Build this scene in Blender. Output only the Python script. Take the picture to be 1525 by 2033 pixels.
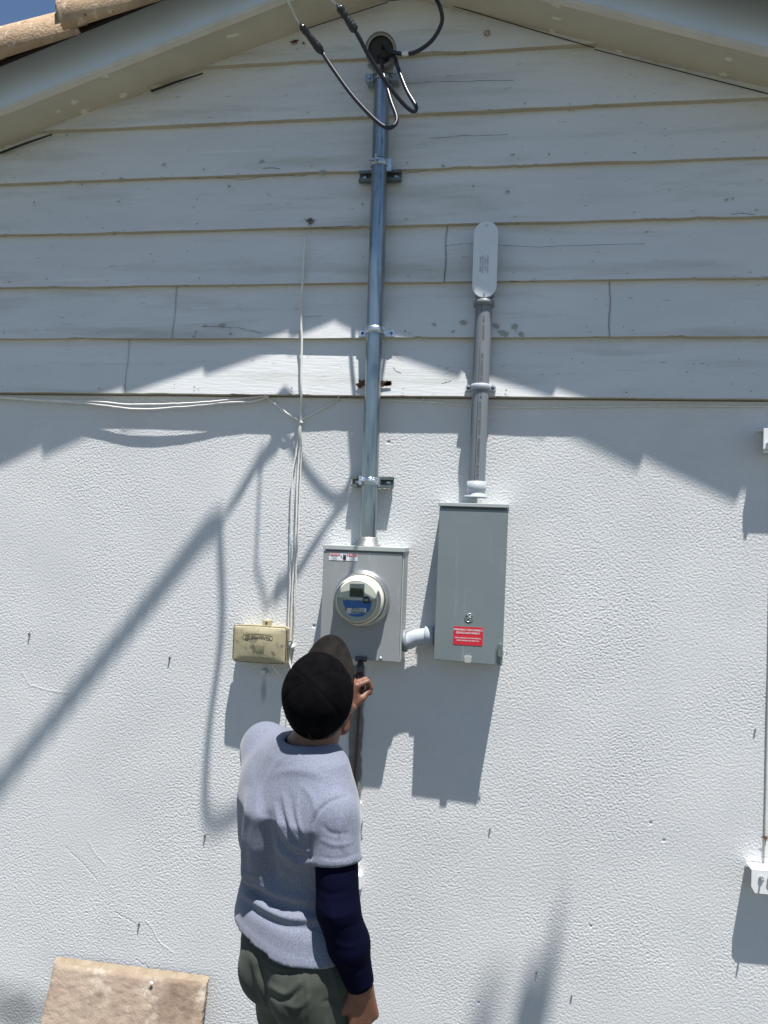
import bpy, bmesh, math
import numpy as np
from mathutils import Vector, Matrix
for o in list(bpy.data.objects): bpy.data.objects.remove(o)
C = bpy.context.scene.collection
R = math.radians
# ------------------------------------------------------------------ camera, world, sun, exposure
D, CZ, FPX = 2.85, 2.05, 1527.0
YAW, PIT, ROL = R(8.663), R(1.567), R(2.062)
def rot(v):
    x, y, z = v
    c, s = math.cos(ROL), math.sin(ROL); x, z = c*x-s*z, s*x+c*z
    c, s = math.cos(PIT), math.sin(PIT); y, z = c*y-s*z, s*y+c*z
    c, s = math.cos(YAW), math.sin(YAW); x, y = c*x-s*y, s*x+c*y
    return Vector((x, y, z))
cd = bpy.data.cameras.new('camera'); cam = bpy.data.objects.new('camera', cd); C.objects.link(cam)
cd.sensor_fit = 'VERTICAL'; cd.sensor_height = 36; cd.sensor_width = 27
cd.lens = 36*FPX/2033; cd.clip_start = .05; cd.clip_end = 2000
rx, uy, fw = rot((1,0,0)), rot((0,0,1)), rot((0,1,0))
cam.matrix_world = Matrix(((rx.x,uy.x,-fw.x,0),(rx.y,uy.y,-fw.y,-D),(rx.z,uy.z,-fw.z,CZ),(0,0,0,1)))
bpy.context.scene.camera = cam
SD = Vector((-.58, 1, -4.1))                       # direction the sunlight travels
el = math.asin(4.1/SD.length); az = math.atan2(.58, -1)
w = bpy.data.worlds.new("World"); bpy.context.scene.world = w; w.use_nodes = True
nt = w.node_tree; bg = nt.nodes['Background']
sky = nt.nodes.new('ShaderNodeTexSky'); sky.sky_type = 'NISHITA'; sky.sun_disc = False
sky.sun_elevation = el; sky.sun_rotation = az; sky.dust_density = .05; sky.air_density = 1.0; sky.ozone_density = 3.5
nt.links.new(sky.outputs[0], bg.inputs[0]); bg.inputs[1].default_value = .062
sl = bpy.data.lights.new('sun', 'SUN'); sl.energy = 5.0; sl.angle = R(.53); sl.color = (1, .97, .93)
so = bpy.data.objects.new('sun', sl); C.objects.link(so)
so.rotation_euler = SD.to_track_quat('-Z', 'Y').to_euler(); so.location = (2, -4, 12)
vs = bpy.context.scene.view_settings
vs.view_transform = 'Standard'; vs.look = 'None'; vs.exposure = 0.80; vs.gamma = 1
# a measured point of the photograph at distance d in front of the wall -> metres
def W(px, py, d=0.):
    v = rot(((px-762.5)/FPX, 1., -(py-1016.5)/FPX)); k = (D-d)/v.y
    return Vector((v.x*k, -d, CZ+v.z*k))
def project(P):                                     # inverse of W for arrays (used to lay out cloth folds)
    P = np.asarray(P, float)-np.array([0, -D, CZ])
    M = np.array([list(rx), list(fw), list(uy)]); q = P@M.T
    return np.stack([762.5+FPX*q[:,0]/q[:,1], 1016.5-FPX*q[:,2]/q[:,1]], 1)
# ------------------------------------------------------------------ helpers
def tag(o, label=None, cat=None, group=None, kind=None):
    if label: o['label'] = label
    if cat: o['category'] = cat
    if group: o['group'] = group
    if kind: o['kind'] = kind
    return o
def empty(name, loc, label, cat, group=None):
    o = bpy.data.objects.new(name, None); C.objects.link(o); o.location = loc; o.empty_display_size = .05
    bpy.context.view_layer.update()
    return tag(o, label, cat, group)
def link(name, me, parent=None, mat=None):
    o = bpy.data.objects.new(name, me); C.objects.link(o)
    if mat: me.materials.clear(); me.materials.append(mat)
    if parent: o.parent = parent; o.matrix_parent_inverse = Matrix.Translation(-parent.location)
    return o
def from_np(name, V, F, mat, parent=None, smooth=True):
    me = bpy.data.meshes.new(name); V = np.asarray(V, np.float32); F = np.asarray(F, np.int32)
    n = F.shape[1]
    me.vertices.add(len(V)); me.vertices.foreach_set('co', V.ravel())
    me.loops.add(F.size); me.loops.foreach_set('vertex_index', F.ravel())
    me.polygons.add(len(F)); me.polygons.foreach_set('loop_start', np.arange(0, F.size, n, dtype=np.int32))
    me.update(calc_edges=True); me.validate()
    me.polygons.foreach_set('use_smooth', np.full(len(me.polygons), smooth))
    return link(name, me, parent, mat)
class MB:
    def __init__(s): s.bm = bmesh.new()
    def box(s, lo, hi, bev=0, seg=2, M=None):
        lo, hi = Vector(lo), Vector(hi)
        t = bmesh.new(); bmesh.ops.create_cube(t, size=1)
        for v in t.verts: v.co = Vector(((lo[i]+hi[i])/2+v.co[i]*(hi[i]-lo[i]) for i in range(3)))
        if bev: bmesh.ops.bevel(t, geom=t.edges[:]+t.verts[:], offset=bev, segments=seg, profile=.5, affect='EDGES')
        return s._merge(t, M, bev > 0 and seg > 2)
    def _merge(s, t, M=None, smooth=False):
        if M is not None: bmesh.ops.transform(t, matrix=M, verts=t.verts)
        bmesh.ops.recalc_face_normals(t, faces=t.faces[:])
        m = {v: s.bm.verts.new(v.co) for v in t.verts}
        for f in t.faces:
            g = s.bm.faces.new([m[v] for v in f.verts]); g.smooth = smooth or f.smooth
        t.free(); return s
    def cyl(s, a, b, r0, r1=None, n=24, cap=True):
        a, b = Vector(a), Vector(b); r1 = r0 if r1 is None else r1
        q = (b-a).normalized().to_track_quat('Z', 'Y').to_matrix()
        t = bmesh.new()
        A = [t.verts.new(a+q@Vector((r0*math.cos(k*2*math.pi/n), r0*math.sin(k*2*math.pi/n), 0))) for k in range(n)]
        B = [t.verts.new(b+q@Vector((r1*math.cos(k*2*math.pi/n), r1*math.sin(k*2*math.pi/n), 0))) for k in range(n)]
        for k in range(n):
            t.faces.new((A[k], A[(k+1)%n], B[(k+1)%n], B[k])).smooth = True
        if cap:
            for v_ in (A, B):
                c = [t.verts.new(x.co) for x in v_]; t.faces.new(c)
        return s._merge(t)
    def lathe(s, prof, c, axis, n=40, up=(0,0,1)):      # prof: [(r, h)] along axis from c
        c = Vector(c); q = Vector(axis).normalized().to_track_quat('Z', 'Y').to_matrix(); t = bmesh.new(); rings = []
        for r, h in prof:
            rings.append([t.verts.new(c+q@Vector((max(r,1e-5)*math.cos(k*2*math.pi/n), max(r,1e-5)*math.sin(k*2*math.pi/n), h))) for k in range(n)])
        for i in range(len(rings)-1):
            for k in range(n):
                t.faces.new((rings[i][k], rings[i][(k+1)%n], rings[i+1][(k+1)%n], rings[i+1][k])).smooth = True
        return s._merge(t)
    def tube(s, pts, r, n=10, closed=False):
        P = [Vector(p) for p in pts]; rr = r if isinstance(r, (list, tuple)) else [r]*len(P)
        t = bmesh.new(); rings = []; up = None
        for i, p in enumerate(P):
            d = (P[min(i+1, len(P)-1)]-P[max(i-1, 0)]).normalized()
            if up is None: up = d.orthogonal().normalized()
            up = (up-d*up.dot(d)).normalized(); sd = d.cross(up)
            rings.append([t.verts.new(p+(up*math.cos(k*2*math.pi/n)+sd*math.sin(k*2*math.pi/n))*rr[i]) for k in range(n)])
        for i in range(len(rings)-1):
            for k in range(n): t.faces.new((rings[i][k], rings[i][(k+1)%n], rings[i+1][(k+1)%n], rings[i+1][k])).smooth = True
        t.faces.new(rings[0]); t.faces.new(rings[-1])
        return s._merge(t)
    def prism(s, pts, y0, y1, bev=0):                   # outline in x,z extruded along y (y0 front, y1 back)
        t = bmesh.new(); A = [t.verts.new((x, y0, z)) for x, z in pts]; B = [t.verts.new((x, y1, z)) for x, z in pts]
        fa = t.faces.new(A); t.faces.new(B[::-1]); n = len(pts)
        for k in range(n): t.faces.new((A[(k+1)%n], A[k], B[k], B[(k+1)%n])).smooth = n > 14
        if bev: bmesh.ops.bevel(t, geom=list(fa.edges), offset=bev, segments=2, profile=.5, affect='EDGES')
        return s._merge(t)
    def build(s, name, mat, parent=None):
        me = bpy.data.meshes.new(name); s.bm.to_mesh(me); s.bm.free()
        return link(name, me, parent, mat)
def spline(pts, n=8):                                   # Catmull-Rom through points
    P = [Vector(p) for p in pts]; P = [P[0]*2-P[1]]+P+[P[-1]*2-P[-2]]; out = []
    for i in range(1, len(P)-2):
        a, b, c, d = P[i-1:i+3]
        for k in range(n):
            t = k/n; out.append(.5*((2*b)+(c-a)*t+(2*a-5*b+4*c-d)*t*t+(3*b-a-3*c+d)*t**3))
    return out+[P[-2]]
def stadium(cx, cz, hw, hh, n=12):
    r = hw; L = []
    for k in range(n+1): a = math.pi*k/n; L.append((cx+r*math.cos(a), cz+hh-r+r*math.sin(a)))
    for k in range(n+1): a = math.pi+math.pi*k/n; L.append((cx+r*math.cos(a), cz-hh+r+r*math.sin(a)))
    return L
def rrect(x0, z0, x1, z1, r, n=5):
    L = []
    for cx, cz, a0 in ((x1-r, z1-r, 0), (x0+r, z1-r, 90), (x0+r, z0+r, 180), (x1-r, z0+r, 270)):
        for k in range(n+1): a = R(a0+90*k/n); L.append((cx+r*math.cos(a), cz+r*math.sin(a)))
    return L
def text(name, s, size, loc, mat, parent, ext=.0004, align='CENTER', spin=0, sx=1., bold=0., wrap=None, space=1.):
    cu = bpy.data.curves.new(name, 'FONT'); cu.body = s; cu.size = size; cu.align_x = align; cu.align_y = 'CENTER'
    cu.extrude = ext; cu.offset = bold; cu.space_character = space; cu.resolution_u = 2
    o = bpy.data.objects.new(name, cu); C.objects.link(o)
    bpy.context.view_layer.update()
    me = bpy.data.meshes.new_from_object(o.evaluated_get(bpy.context.evaluated_depsgraph_get()))
    bpy.data.objects.remove(o)
    M = Matrix.Translation(loc)@Matrix.Rotation(spin, 4, 'Y')@Matrix.Rotation(R(90), 4, 'X')@Matrix.Diagonal((sx,1,1,1))
    me.transform(M)
    if wrap:                                            # wrap on a vertical cylinder: (axis fn z->(x,y), radius)
        for v in me.vertices:
            ax, ay = wrap[0](v.co.z); th = (v.co.x-ax)/wrap[1]; rr = wrap[1]+ext
            v.co.x = ax+rr*math.sin(th); v.co.y = ay-rr*math.cos(th)
    return link(name, me, parent, mat)
def noise2(ny, nx, lo, hi, seed):                       # band-passed noise, lo..hi in cycles/sample
    rg = np.random.default_rng(seed); a = rg.standard_normal((ny, nx))
    fy = np.fft.fftfreq(ny)[:,None]; fx = np.fft.rfftfreq(nx)[None]
    f = np.sqrt(fx*fx+fy*fy); m = np.exp(-(f/hi)**2)*(1-np.exp(-(f/lo)**2)) if lo else np.exp(-(f/hi)**2)
    b = np.fft.irfft2(np.fft.rfft2(a)*m, s=(ny, nx)); return b/b.std()
def seg_dist(X, Z, pts):
    d = np.full(X.shape, 9.)
    for (x0, z0), (x1, z1) in zip(pts[:-1], pts[1:]):
        dx, dz = x1-x0, z1-z0; t = np.clip(((X-x0)*dx+(Z-z0)*dz)/(dx*dx+dz*dz+1e-12), 0, 1)
        d = np.minimum(d, np.hypot(X-x0-t*dx, Z-z0-t*dz))
    return d
# ------------------------------------------------------------------ materials
def mat(name, col, rough=.6, metal=0., var=None, vscale=8., vstretch=(1,1,1), bump=0., bscale=200., bstretch=(1,1,1), spots=None, spec=.5, sheen=0, coat=0, detail=5):
    m = bpy.data.materials.new(name); m.use_nodes = True; nt = m.node_tree; b = nt.nodes['Principled BSDF']
    b.inputs['Base Color'].default_value = (*col, 1); b.inputs['Roughness'].default_value = rough
    b.inputs['Metallic'].default_value = metal; b.inputs['Specular IOR Level'].default_value = spec
    b.inputs['Sheen Weight'].default_value = sheen; b.inputs['Coat Weight'].default_value = coat
    tc = nt.nodes.new('ShaderNodeTexCoord')
    def nz(scale, stretch, det=detail, rgh=.6):
        mp = nt.nodes.new('ShaderNodeMapping'); mp.inputs['Scale'].default_value = stretch
        n = nt.nodes.new('ShaderNodeTexNoise'); n.inputs['Scale'].default_value = scale; n.inputs['Detail'].default_value = det
        n.inputs['Roughness'].default_value = rgh
        nt.links.new(tc.outputs['Object'], mp.inputs[0]); nt.links.new(mp.outputs[0], n.inputs[0]); return n.outputs[0]
    last = None
    def mix(fac, c1, c2):
        mx = nt.nodes.new('ShaderNodeMix'); mx.data_type = 'RGBA'
        nt.links.new(fac, mx.inputs[0])
        if isinstance(c1, tuple): mx.inputs[6].default_value = (*c1, 1)
        else: nt.links.new(c1, mx.inputs[6])
        mx.inputs[7].default_value = (*c2, 1); return mx.outputs[2]
    def ramp(f, a, c):
        r = nt.nodes.new('ShaderNodeMapRange'); r.inputs['From Min'].default_value = a; r.inputs['From Max'].default_value = c
        nt.links.new(f, r.inputs[0]); return r.outputs[0]
    last = col
    if var: last = mix(ramp(nz(vscale, vstretch), .35, .65), last, var)
    for sp in spots or []:                              # (colour, scale, stretch, lo, hi)
        last = mix(ramp(nz(sp[1], sp[2], 6, .65), sp[3], sp[4]), last, sp[0])
    if not isinstance(last, tuple): nt.links.new(last, b.inputs['Base Color'])
    if bump:
        bp = nt.nodes.new('ShaderNodeBump'); bp.inputs['Strength'].default_value = 1; bp.inputs['Distance'].default_value = bump
        nt.links.new(nz(bscale, bstretch), bp.inputs['Height']); nt.links.new(bp.outputs[0], b.inputs['Normal'])
    return m
M = {}
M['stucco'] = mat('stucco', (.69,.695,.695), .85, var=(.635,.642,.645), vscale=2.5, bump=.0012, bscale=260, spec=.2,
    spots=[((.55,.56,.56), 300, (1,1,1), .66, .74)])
def add_dark_patch(m, c, rad, col, amt):
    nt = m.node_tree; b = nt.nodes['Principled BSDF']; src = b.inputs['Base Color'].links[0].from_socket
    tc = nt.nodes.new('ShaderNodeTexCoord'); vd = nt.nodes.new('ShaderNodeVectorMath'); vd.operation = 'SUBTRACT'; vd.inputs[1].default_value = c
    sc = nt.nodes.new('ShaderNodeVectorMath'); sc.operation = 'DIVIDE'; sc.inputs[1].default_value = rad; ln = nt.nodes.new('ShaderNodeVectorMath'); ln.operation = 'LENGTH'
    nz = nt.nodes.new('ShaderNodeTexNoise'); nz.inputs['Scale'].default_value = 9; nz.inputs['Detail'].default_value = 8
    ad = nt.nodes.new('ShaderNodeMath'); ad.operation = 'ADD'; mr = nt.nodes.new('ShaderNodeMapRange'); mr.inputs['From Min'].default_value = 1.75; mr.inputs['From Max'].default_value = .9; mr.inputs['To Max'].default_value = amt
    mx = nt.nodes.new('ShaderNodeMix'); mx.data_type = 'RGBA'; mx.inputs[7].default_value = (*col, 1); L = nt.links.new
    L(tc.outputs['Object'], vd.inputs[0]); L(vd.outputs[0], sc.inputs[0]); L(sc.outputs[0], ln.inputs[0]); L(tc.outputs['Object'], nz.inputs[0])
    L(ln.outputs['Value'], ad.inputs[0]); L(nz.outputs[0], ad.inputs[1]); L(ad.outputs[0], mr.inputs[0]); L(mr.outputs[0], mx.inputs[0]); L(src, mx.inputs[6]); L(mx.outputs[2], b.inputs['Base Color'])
M['nail'] = mat('nail_rust', (.30,.24,.18), .8)
M['siding'] = mat('siding_paint', (.71,.72,.72), .6, var=(.64,.655,.66), vscale=3, vstretch=(.5,1,2), bump=.0011, bscale=120, bstretch=(.12,1,1), spec=.3,
    spots=[((.52,.53,.50), 5, (.25,1,2.4), .52, .72), ((.78,.78,.74), 9, (.12,1,4), .64, .78), ((.45,.44,.40), 60, (.35,1,1.2), .64, .70), ((.30,.29,.26), 130, (.06,1,2.2), .70, .73), ((.12,.10,.08), 26, (.5,1,2.2), .735, .75)])
M['siding_edge'] = mat('siding_edge', (.55,.50,.40), .7, var=(.46,.40,.31), vscale=14, vstretch=(.3,1,1), spots=[((.10,.08,.06), 18, (.4,1,1), .66, .69)])
M['soffit'] = mat('soffit_paint', (.60,.56,.46), .8, var=(.54,.50,.41), vscale=5, bump=.0006, bscale=220, spec=.2)
M['patch'] = mat('spackle', (.78,.74,.64), .8)
M['fascia'] = mat('fascia_paint', (.70,.82,.96), .3, var=(.64,.76,.90), vscale=4, bump=.0006, bscale=90, bstretch=(.2,1,1))
M['fascia_edge'] = mat('fascia_edge_paint', (.74,.72,.64), .6, var=(.66,.63,.55), vscale=8)
M['tile'] = mat('clay_tile', (.50,.36,.22), .9, var=(.36,.25,.16), vscale=9, bump=.004, bscale=110, spots=[((.13,.09,.07), 22, (1,1,1), .6, .68), ((.62,.50,.36), 35, (1,1,1), .56, .66)])
M['felt'] = mat('underlay', (.03,.02,.018), .9, bump=.002, bscale=60)
M['galv'] = mat('galvanized_steel', (.40,.45,.47), .30, .9, var=(.24,.28,.30), vscale=14, vstretch=(1.5,1.5,.22), bump=.0004, bscale=50, bstretch=(1,1,.2),
    spots=[((.16,.19,.21), 30, (2,2,.25), .60, .68)])
M['zinc'] = mat('zinc_plate', (.62,.68,.74), .35, .9, var=(.48,.54,.60), vscale=40)
M['strut'] = mat('strut_paint', (.10,.13,.125), .5, .3, var=(.15,.18,.17), vscale=30)
M['alu'] = mat('cast_aluminium', (.42,.43,.42), .5, .8, var=(.3,.31,.3), vscale=30, bump=.0006, bscale=200)
M['black'] = mat('black_rubber', (.012,.012,.016), .42, bump=.0002, bscale=120)
M['cable'] = mat('black_cable', (.010,.012,.022), .34, var=(.014,.015,.026), vscale=60, coat=.12)
M['tape'] = mat('electrical_tape', (.012,.012,.016), .3, bump=.0012, bscale=160, coat=.3)
M['wire'] = mat('bare_aluminium_wire', (.6,.6,.58), .35, .9)
M['white'] = mat('white_plastic', (.8,.8,.8), .4)
M['pvc'] = mat('pvc_grey', (.215,.235,.255), .45, var=(.19,.21,.23), vscale=8)
M['pvc_light'] = mat('pvc_light', (.42,.46,.50), .4, var=(.38,.42,.46), vscale=8)
M['lbcover'] = mat('cover_plastic', (.74,.77,.80), .4, var=(.70,.73,.76), vscale=10)
M['box'] = mat('meter_box_paint', (.30,.315,.315), .42, var=(.27,.285,.29), vscale=5, bump=.0002, bscale=40, spots=[((.40,.41,.41), 14, (3,1,.35), .60, .74), ((.17,.17,.165), 40, (1,1,1), .70, .76)])
M['disc'] = mat('disconnect_paint', (.195,.230,.235), .45, var=(.175,.21,.215), vscale=5, bump=.0002, bscale=30, spots=[((.27,.31,.31), 12, (3,1,.3), .60, .76), ((.12,.13,.13), 45, (1,1,1), .71, .77)])
M['disc_top'] = mat('disconnect_hood_paint', (.40,.43,.42), .45)
M['red'] = mat('red_label', (.62,.02,.035), .4)
M['label'] = mat('white_label', (.75,.76,.78), .4)
M['ink'] = mat('ink', (.02,.02,.025), .5)
M['inkgrey'] = mat('grey_ink', (.2,.2,.23), .5)
M['blue'] = mat('blue_label', (.015,.14,.45), .35)
M['blueink'] = mat('pale_blue_ink', (.04,.22,.58), .4)
M['cream'] = mat('cream_plastic', (.68,.67,.58), .35, var=(.62,.61,.53), vscale=20)
M['lcd'] = mat('lcd', (.02,.035,.03), .15)
M['steel'] = mat('polished_ring', (.60,.62,.62), .28, .9)
M['beige'] = mat('weathered_beige_plastic', (.44,.39,.25), .55, var=(.36,.32,.20), vscale=14, bump=.0004, bscale=120,
    spots=[((.16,.15,.10), 26, (1,1,1), .57, .68)])
M['beige_text'] = mat('raised_beige', (.17,.15,.09), .6)
M['phone'] = mat('phone_cable', (.80,.79,.74), .5, var=(.68,.67,.62), vscale=30)
M['rust'] = mat('rust', (.17,.075,.035), .9, var=(.09,.05,.03), vscale=60, bump=.002, bscale=200)
M['mortar'] = mat('grey_mortar', (.26,.25,.23), .95, var=(.17,.165,.155), vscale=25, bump=.003, bscale=90)
M['rawplaster'] = mat('raw_plaster', (.80,.78,.72), .95, var=(.66,.62,.54), vscale=50, bump=.004, bscale=120)
M['copper'] = mat('brown_wire', (.13,.055,.03), .6, .2, var=(.08,.04,.02), vscale=40)
M['slab'] = mat('concrete_slab', (.27,.20,.15), .95, var=(.36,.29,.225), vscale=7, bump=.003, bscale=110, spots=[((.45,.39,.32), 12, (1,1,1), .56, .68), ((.17,.12,.085), 5, (1,1,1), .56, .72), ((.20,.14,.10), 55, (1,1,1), .66, .73)])
M['slab_edge'] = mat('slab_edge', (.31,.25,.18), .95, var=(.24,.19,.13), vscale=30, bump=.004, bscale=140)
M['ground'] = mat('ground_dirt_grass', (.105,.098,.075), .95, var=(.065,.07,.05), vscale=1.5, bump=.004, bscale=40, spots=[((.22,.2,.17), 8, (1,1,1), .62, .75)])
M['shirt'] = mat('heather_cotton', (.20,.215,.27), .9, var=(.13,.145,.195), vscale=330, vstretch=(1,1,.6), bump=.0006, bscale=420, sheen=.25, spec=.1, detail=2)
M['navy'] = mat('navy_jersey', (.0018,.0024,.013), .85, bump=.0006, bscale=300, spec=.06)
M['shorts'] = mat('olive_twill', (.045,.052,.043), .85, var=(.066,.074,.060), vscale=14, bump=.0008, bscale=500, sheen=.1, spec=.1)
M['cap'] = mat('black_cap_twill', (.0022,.0022,.003), .9, var=(.0045,.0045,.005), vscale=30, bump=.0006, bscale=500, spec=.04)
M['brim'] = mat('dusty_cap_twill', (.006,.0055,.005), .9, var=(.022,.019,.016), vscale=16, vstretch=(1,1,1), bump=.0005, bscale=500, spec=.15)
M['skin'] = mat('brown_skin', (.18,.08,.05), .5, var=(.15,.065,.04), vscale=30, bump=.0006, bscale=300)
M['skin'].node_tree.nodes['Principled BSDF'].inputs['Subsurface Weight'].default_value = .08
M['skin'].node_tree.nodes['Principled BSDF'].inputs['Subsurface Radius'].default_value = (.012, .004, .002)
M['hair'] = mat('black_hair', (.006,.005,.005), .7, bump=.002, bscale=300)
M['shoe'] = mat('boot_leather', (.10,.06,.035), .7, bump=.0006, bscale=200)
M['grip'] = mat('plier_grip', (.05,.012,.010), .4)
M['toolsteel'] = mat('tool_steel', (.10,.10,.11), .4, .8)
M['bark'] = mat('bark', (.12,.09,.06), .95, bump=.01, bscale=20)
M['leaf'] = mat('leaf', (.06,.10,.03), .6)
M['wframe'] = mat('window_frame_white', (.72,.72,.68), .45, var=(.62,.62,.57), vscale=20)
def glassmat(name, tint=(1,1,1), minr=.03, ior=1.25):
    m = bpy.data.materials.new(name); m.use_nodes = True; nt = m.node_tree; nt.nodes.clear()
    o = nt.nodes.new('ShaderNodeOutputMaterial'); mx = nt.nodes.new('ShaderNodeMixShader'); g = nt.nodes.new('ShaderNodeBsdfGlossy')
    t = nt.nodes.new('ShaderNodeBsdfTransparent'); f = nt.nodes.new('ShaderNodeFresnel'); f.inputs[0].default_value = ior
    g.inputs['Roughness'].default_value = minr; t.inputs[0].default_value = (*tint, 1)
    nt.links.new(f.outputs[0], mx.inputs[0]); nt.links.new(t.outputs[0], mx.inputs[1]); nt.links.new(g.outputs[0], mx.inputs[2]); nt.links.new(mx.outputs[0], o.inputs[0])
    return m
M['glass'] = glassmat('clear_glass', (.93,.95,.94))
M['dark'] = mat('dark_interior', (.05,.05,.05), .9)
# ------------------------------------------------------------------ ground
mb = MB(); mb.box((-400,-400,-.3), (400,400,0)); tag(mb.build('ground', M['ground']), 'dry grass and bare dirt ground', None, None, 'structure')
# ------------------------------------------------------------------ the house
AX, AZ, SL = -.458, 4.096, .3285           # gable apex on the wall (underside of soffit), roof slope
half = 3.7
def roofz(x): return AZ-SL*abs(x-AX)
house = empty('house', (AX, 0, 0), 'white stucco house with painted lap siding in its gable and barrel tile roof', 'house')
SZ = 2.556                                  # stucco below, siding above
wx0, wz0, wz1 = W(1517,1690,.01).x, W(1510,1728,0).z, W(1520,880,0).z
wx1 = wx0+1.1
def anch(p, d=0): q = W(p[0], p[1], d); return (q.x, q.z)
# stucco as real relief
hx0, hx1, hz0, hz1, st = -2.35, 1.15, .02, SZ, .0026
nx, nz = int((hx1-hx0)/st), int((hz1-hz0)/st)
xs = np.linspace(hx0, hx1, nx); zs = np.linspace(hz0, hz1, nz); X, Z = np.meshgrid(xs, zs)
h = noise2(nz, nx, .18, .29, 1)*.8+noise2(nz, nx, .28, .5, 2)*.35
h = np.clip(h, -1.3, .75)
h = h*.00052*(.95+.16*noise2(nz, nx, 0, .006, 31))+noise2(nz, nx, 0, .008, 3)*.0003
cracks = [[(132,1683),(150,1700),(178,1728),(192,1745)], [(228,1810),(255,1825),(272,1838),(274,1862)], [(268,1902),(290,1918),(306,1932)]]
for c in cracks:
    q = [anch(p) for p in c]; rg = np.random.default_rng(len(c)); qq = []
    for a, b in zip(q[:-1], q[1:]):
        for t in np.linspace(0, 1, 5)[:-1]: qq.append((a[0]+(b[0]-a[0])*t+rg.normal()*.0015, a[1]+(b[1]-a[1])*t+rg.normal()*.0015))
    qq.append(q[-1]); h -= .0013*np.exp(-(seg_dist(X, Z, qq)/.0018)**2)
for c in [[(45,1335),(60,1360),(95,1370),(137,1376)], [(176,1670),(190,1695),(210,1715)], [(288,1825),(302,1842),(318,1872),(345,1892)], [(1020,1080),(1022,1300)]]:
    h += .0008*np.exp(-(seg_dist(X, Z, [anch(p) for p in c])/.0035)**2)
for p, r in [((772,878),.004), ((1292,1634),.003), ((1318,1668),.003), ((1173,1838),.003), ((672,1250),.004), ((624,1243),.004), ((950,1990),.003)]:
    a = anch(p); h -= .009*np.exp(-(np.hypot(X-a[0], Z-a[1])/r)**2)
ch = np.array([anch((708,1585)), anch((710,1640)), anch((706,1700)), anch((703,1760))])     # torn channel where a pipe was chased out
dd = seg_dist(X, Z, [tuple(q) for q in ch]); jag = noise2(nz, nx, .01, .06, 9)*.004
h -= .013/(1+np.exp((dd-.010-jag)/.0012))
V = np.stack([X, -h-.002, Z], -1).reshape(-1, 3)
ii = (np.arange(nz-1)[:,None]*nx+np.arange(nx-1)[None])
keep = ~((X[:-1,:-1] > wx0) & (Z[:-1,:-1] > wz0) & (Z[:-1,:-1] < wz1))
ii = ii[keep]
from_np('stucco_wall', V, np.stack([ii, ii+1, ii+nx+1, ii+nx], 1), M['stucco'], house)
mb = MB()
def wallbox(x0, x1, z0, z1): mb.box((x0, .014, z0), (x1, .2, z1))
wallbox(AX-half+.3, wx0, 0, SZ); wallbox(wx1, AX+half-.3, 0, SZ); wallbox(wx0, wx1, 0, wz0); wallbox(wx0, wx1, wz1, SZ)
for a, b, c, d in ((AX-half+.3, hx0, 0, SZ), (hx1, wx1 if False else hx1, 0, 0)):
    if b > a: mb.box((a, -.002, c), (b, .014, d))
mb.box((hx0, -.002, 0), (hx1, .014, hz0)); mb.box((hx1, -.002, 0), (AX+half-.3, .014, wz0)); mb.box((wx1, -.002, wz0), (AX+half-.3, .014, wz1)); mb.box((hx1, -.002, wz1), (AX+half-.3, .014, SZ))
mb.box((AX-half+.3, .2, 0), (AX-half+.5, 7, 2.9)); mb.box((AX+half-.5, .2, 0), (AX+half-.3, 7, 2.9)); mb.box((AX-half+.3, 7, 0), (AX+half-.3, 7.2, 2.9))
mb.prism([(AX-half+.3, SZ), (AX+half-.3, SZ), (AX+half-.3, roofz(AX+half-.3)), (AX, AZ), (AX-half+.3, roofz(AX-half+.3))], .012, .2)
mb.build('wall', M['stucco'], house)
# lap siding boards, clipped by the rake
rg = np.random.default_rng(5)
laps = [2.562, 2.779, 2.987, 3.202, 3.414, 3.623, 3.85, 4.07]
joints = {0: [-1.485], 1: [-1.285], 3: [-.27], 2: [.31]}
joints = {0: [W(251,730,.03).x], 1: [W(346,620,.03).x, W(1211,615,.03).x], 2: [W(885,505,.03).x]}
SV, SF, EV, EF = [], [], [], []
for k in range(7):
    z0, z1 = laps[k], laps[k+1]+.006
    xa = np.linspace(AX-half+.3, AX+half-.3, 620); ex = []
    for j in joints.get(k, []): ex += [j-.0018, j-.0014, j+.0014, j+.0018]
    xa = np.sort(np.append(xa, ex)); n = len(xa); nr = 14
    wav = np.interp(xa, np.linspace(-5, 4, 60), rg.normal(0, .0009, 60)); chip = np.zeros(n)
    for _ in range(9):
        c = rg.uniform(-2.2, 1); wd = rg.uniform(.006, .05); chip += rg.uniform(.0005, .003)*np.exp(-((xa-c)/wd)**4)*(1+.5*rg.normal(size=n))
    base = sum(len(v) for v in SV)
    dep = np.interp(xa, np.linspace(-5, 4, 40), rg.normal(0, .0015, 40))
    for r_ in range(nr):
        t = r_/(nr-1); z = z0+(z1-z0)*t+(wav+chip)*(1-t)
        lim = (AZ-z)/SL+.006; x = np.clip(xa, AX-lim, AX+lim); z = np.minimum(z, AZ+.004)
        y = -(.036-.023*t)-dep
        for j in joints.get(k, []):
            jj = np.abs(xa-j) < .0016; x = np.where(np.abs(xa-j) < .003, x+.0022*math.sin(t*9+j*7)+.001*math.sin(t*31), x); y = np.where(jj, -.004, y)
        SV.append(np.stack([x, y, z], 1))
    for r_ in range(nr-1):
        a = base+r_*n+np.arange(n-1); SF.append(np.stack([a, a+1, a+n+1, a+n], 1))
    eb = sum(len(v) for v in EV); f = SV[-nr].copy(); g = f.copy(); g[:,1] = .004 if k == 0 else -.010
    EV += [f, g]; a = eb+np.arange(n-1); EF.append(np.stack([a+n, a+n+1, a+1, a], 1))
from_np('siding', np.concatenate(SV), np.concatenate(SF), M['siding'], house)
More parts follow.
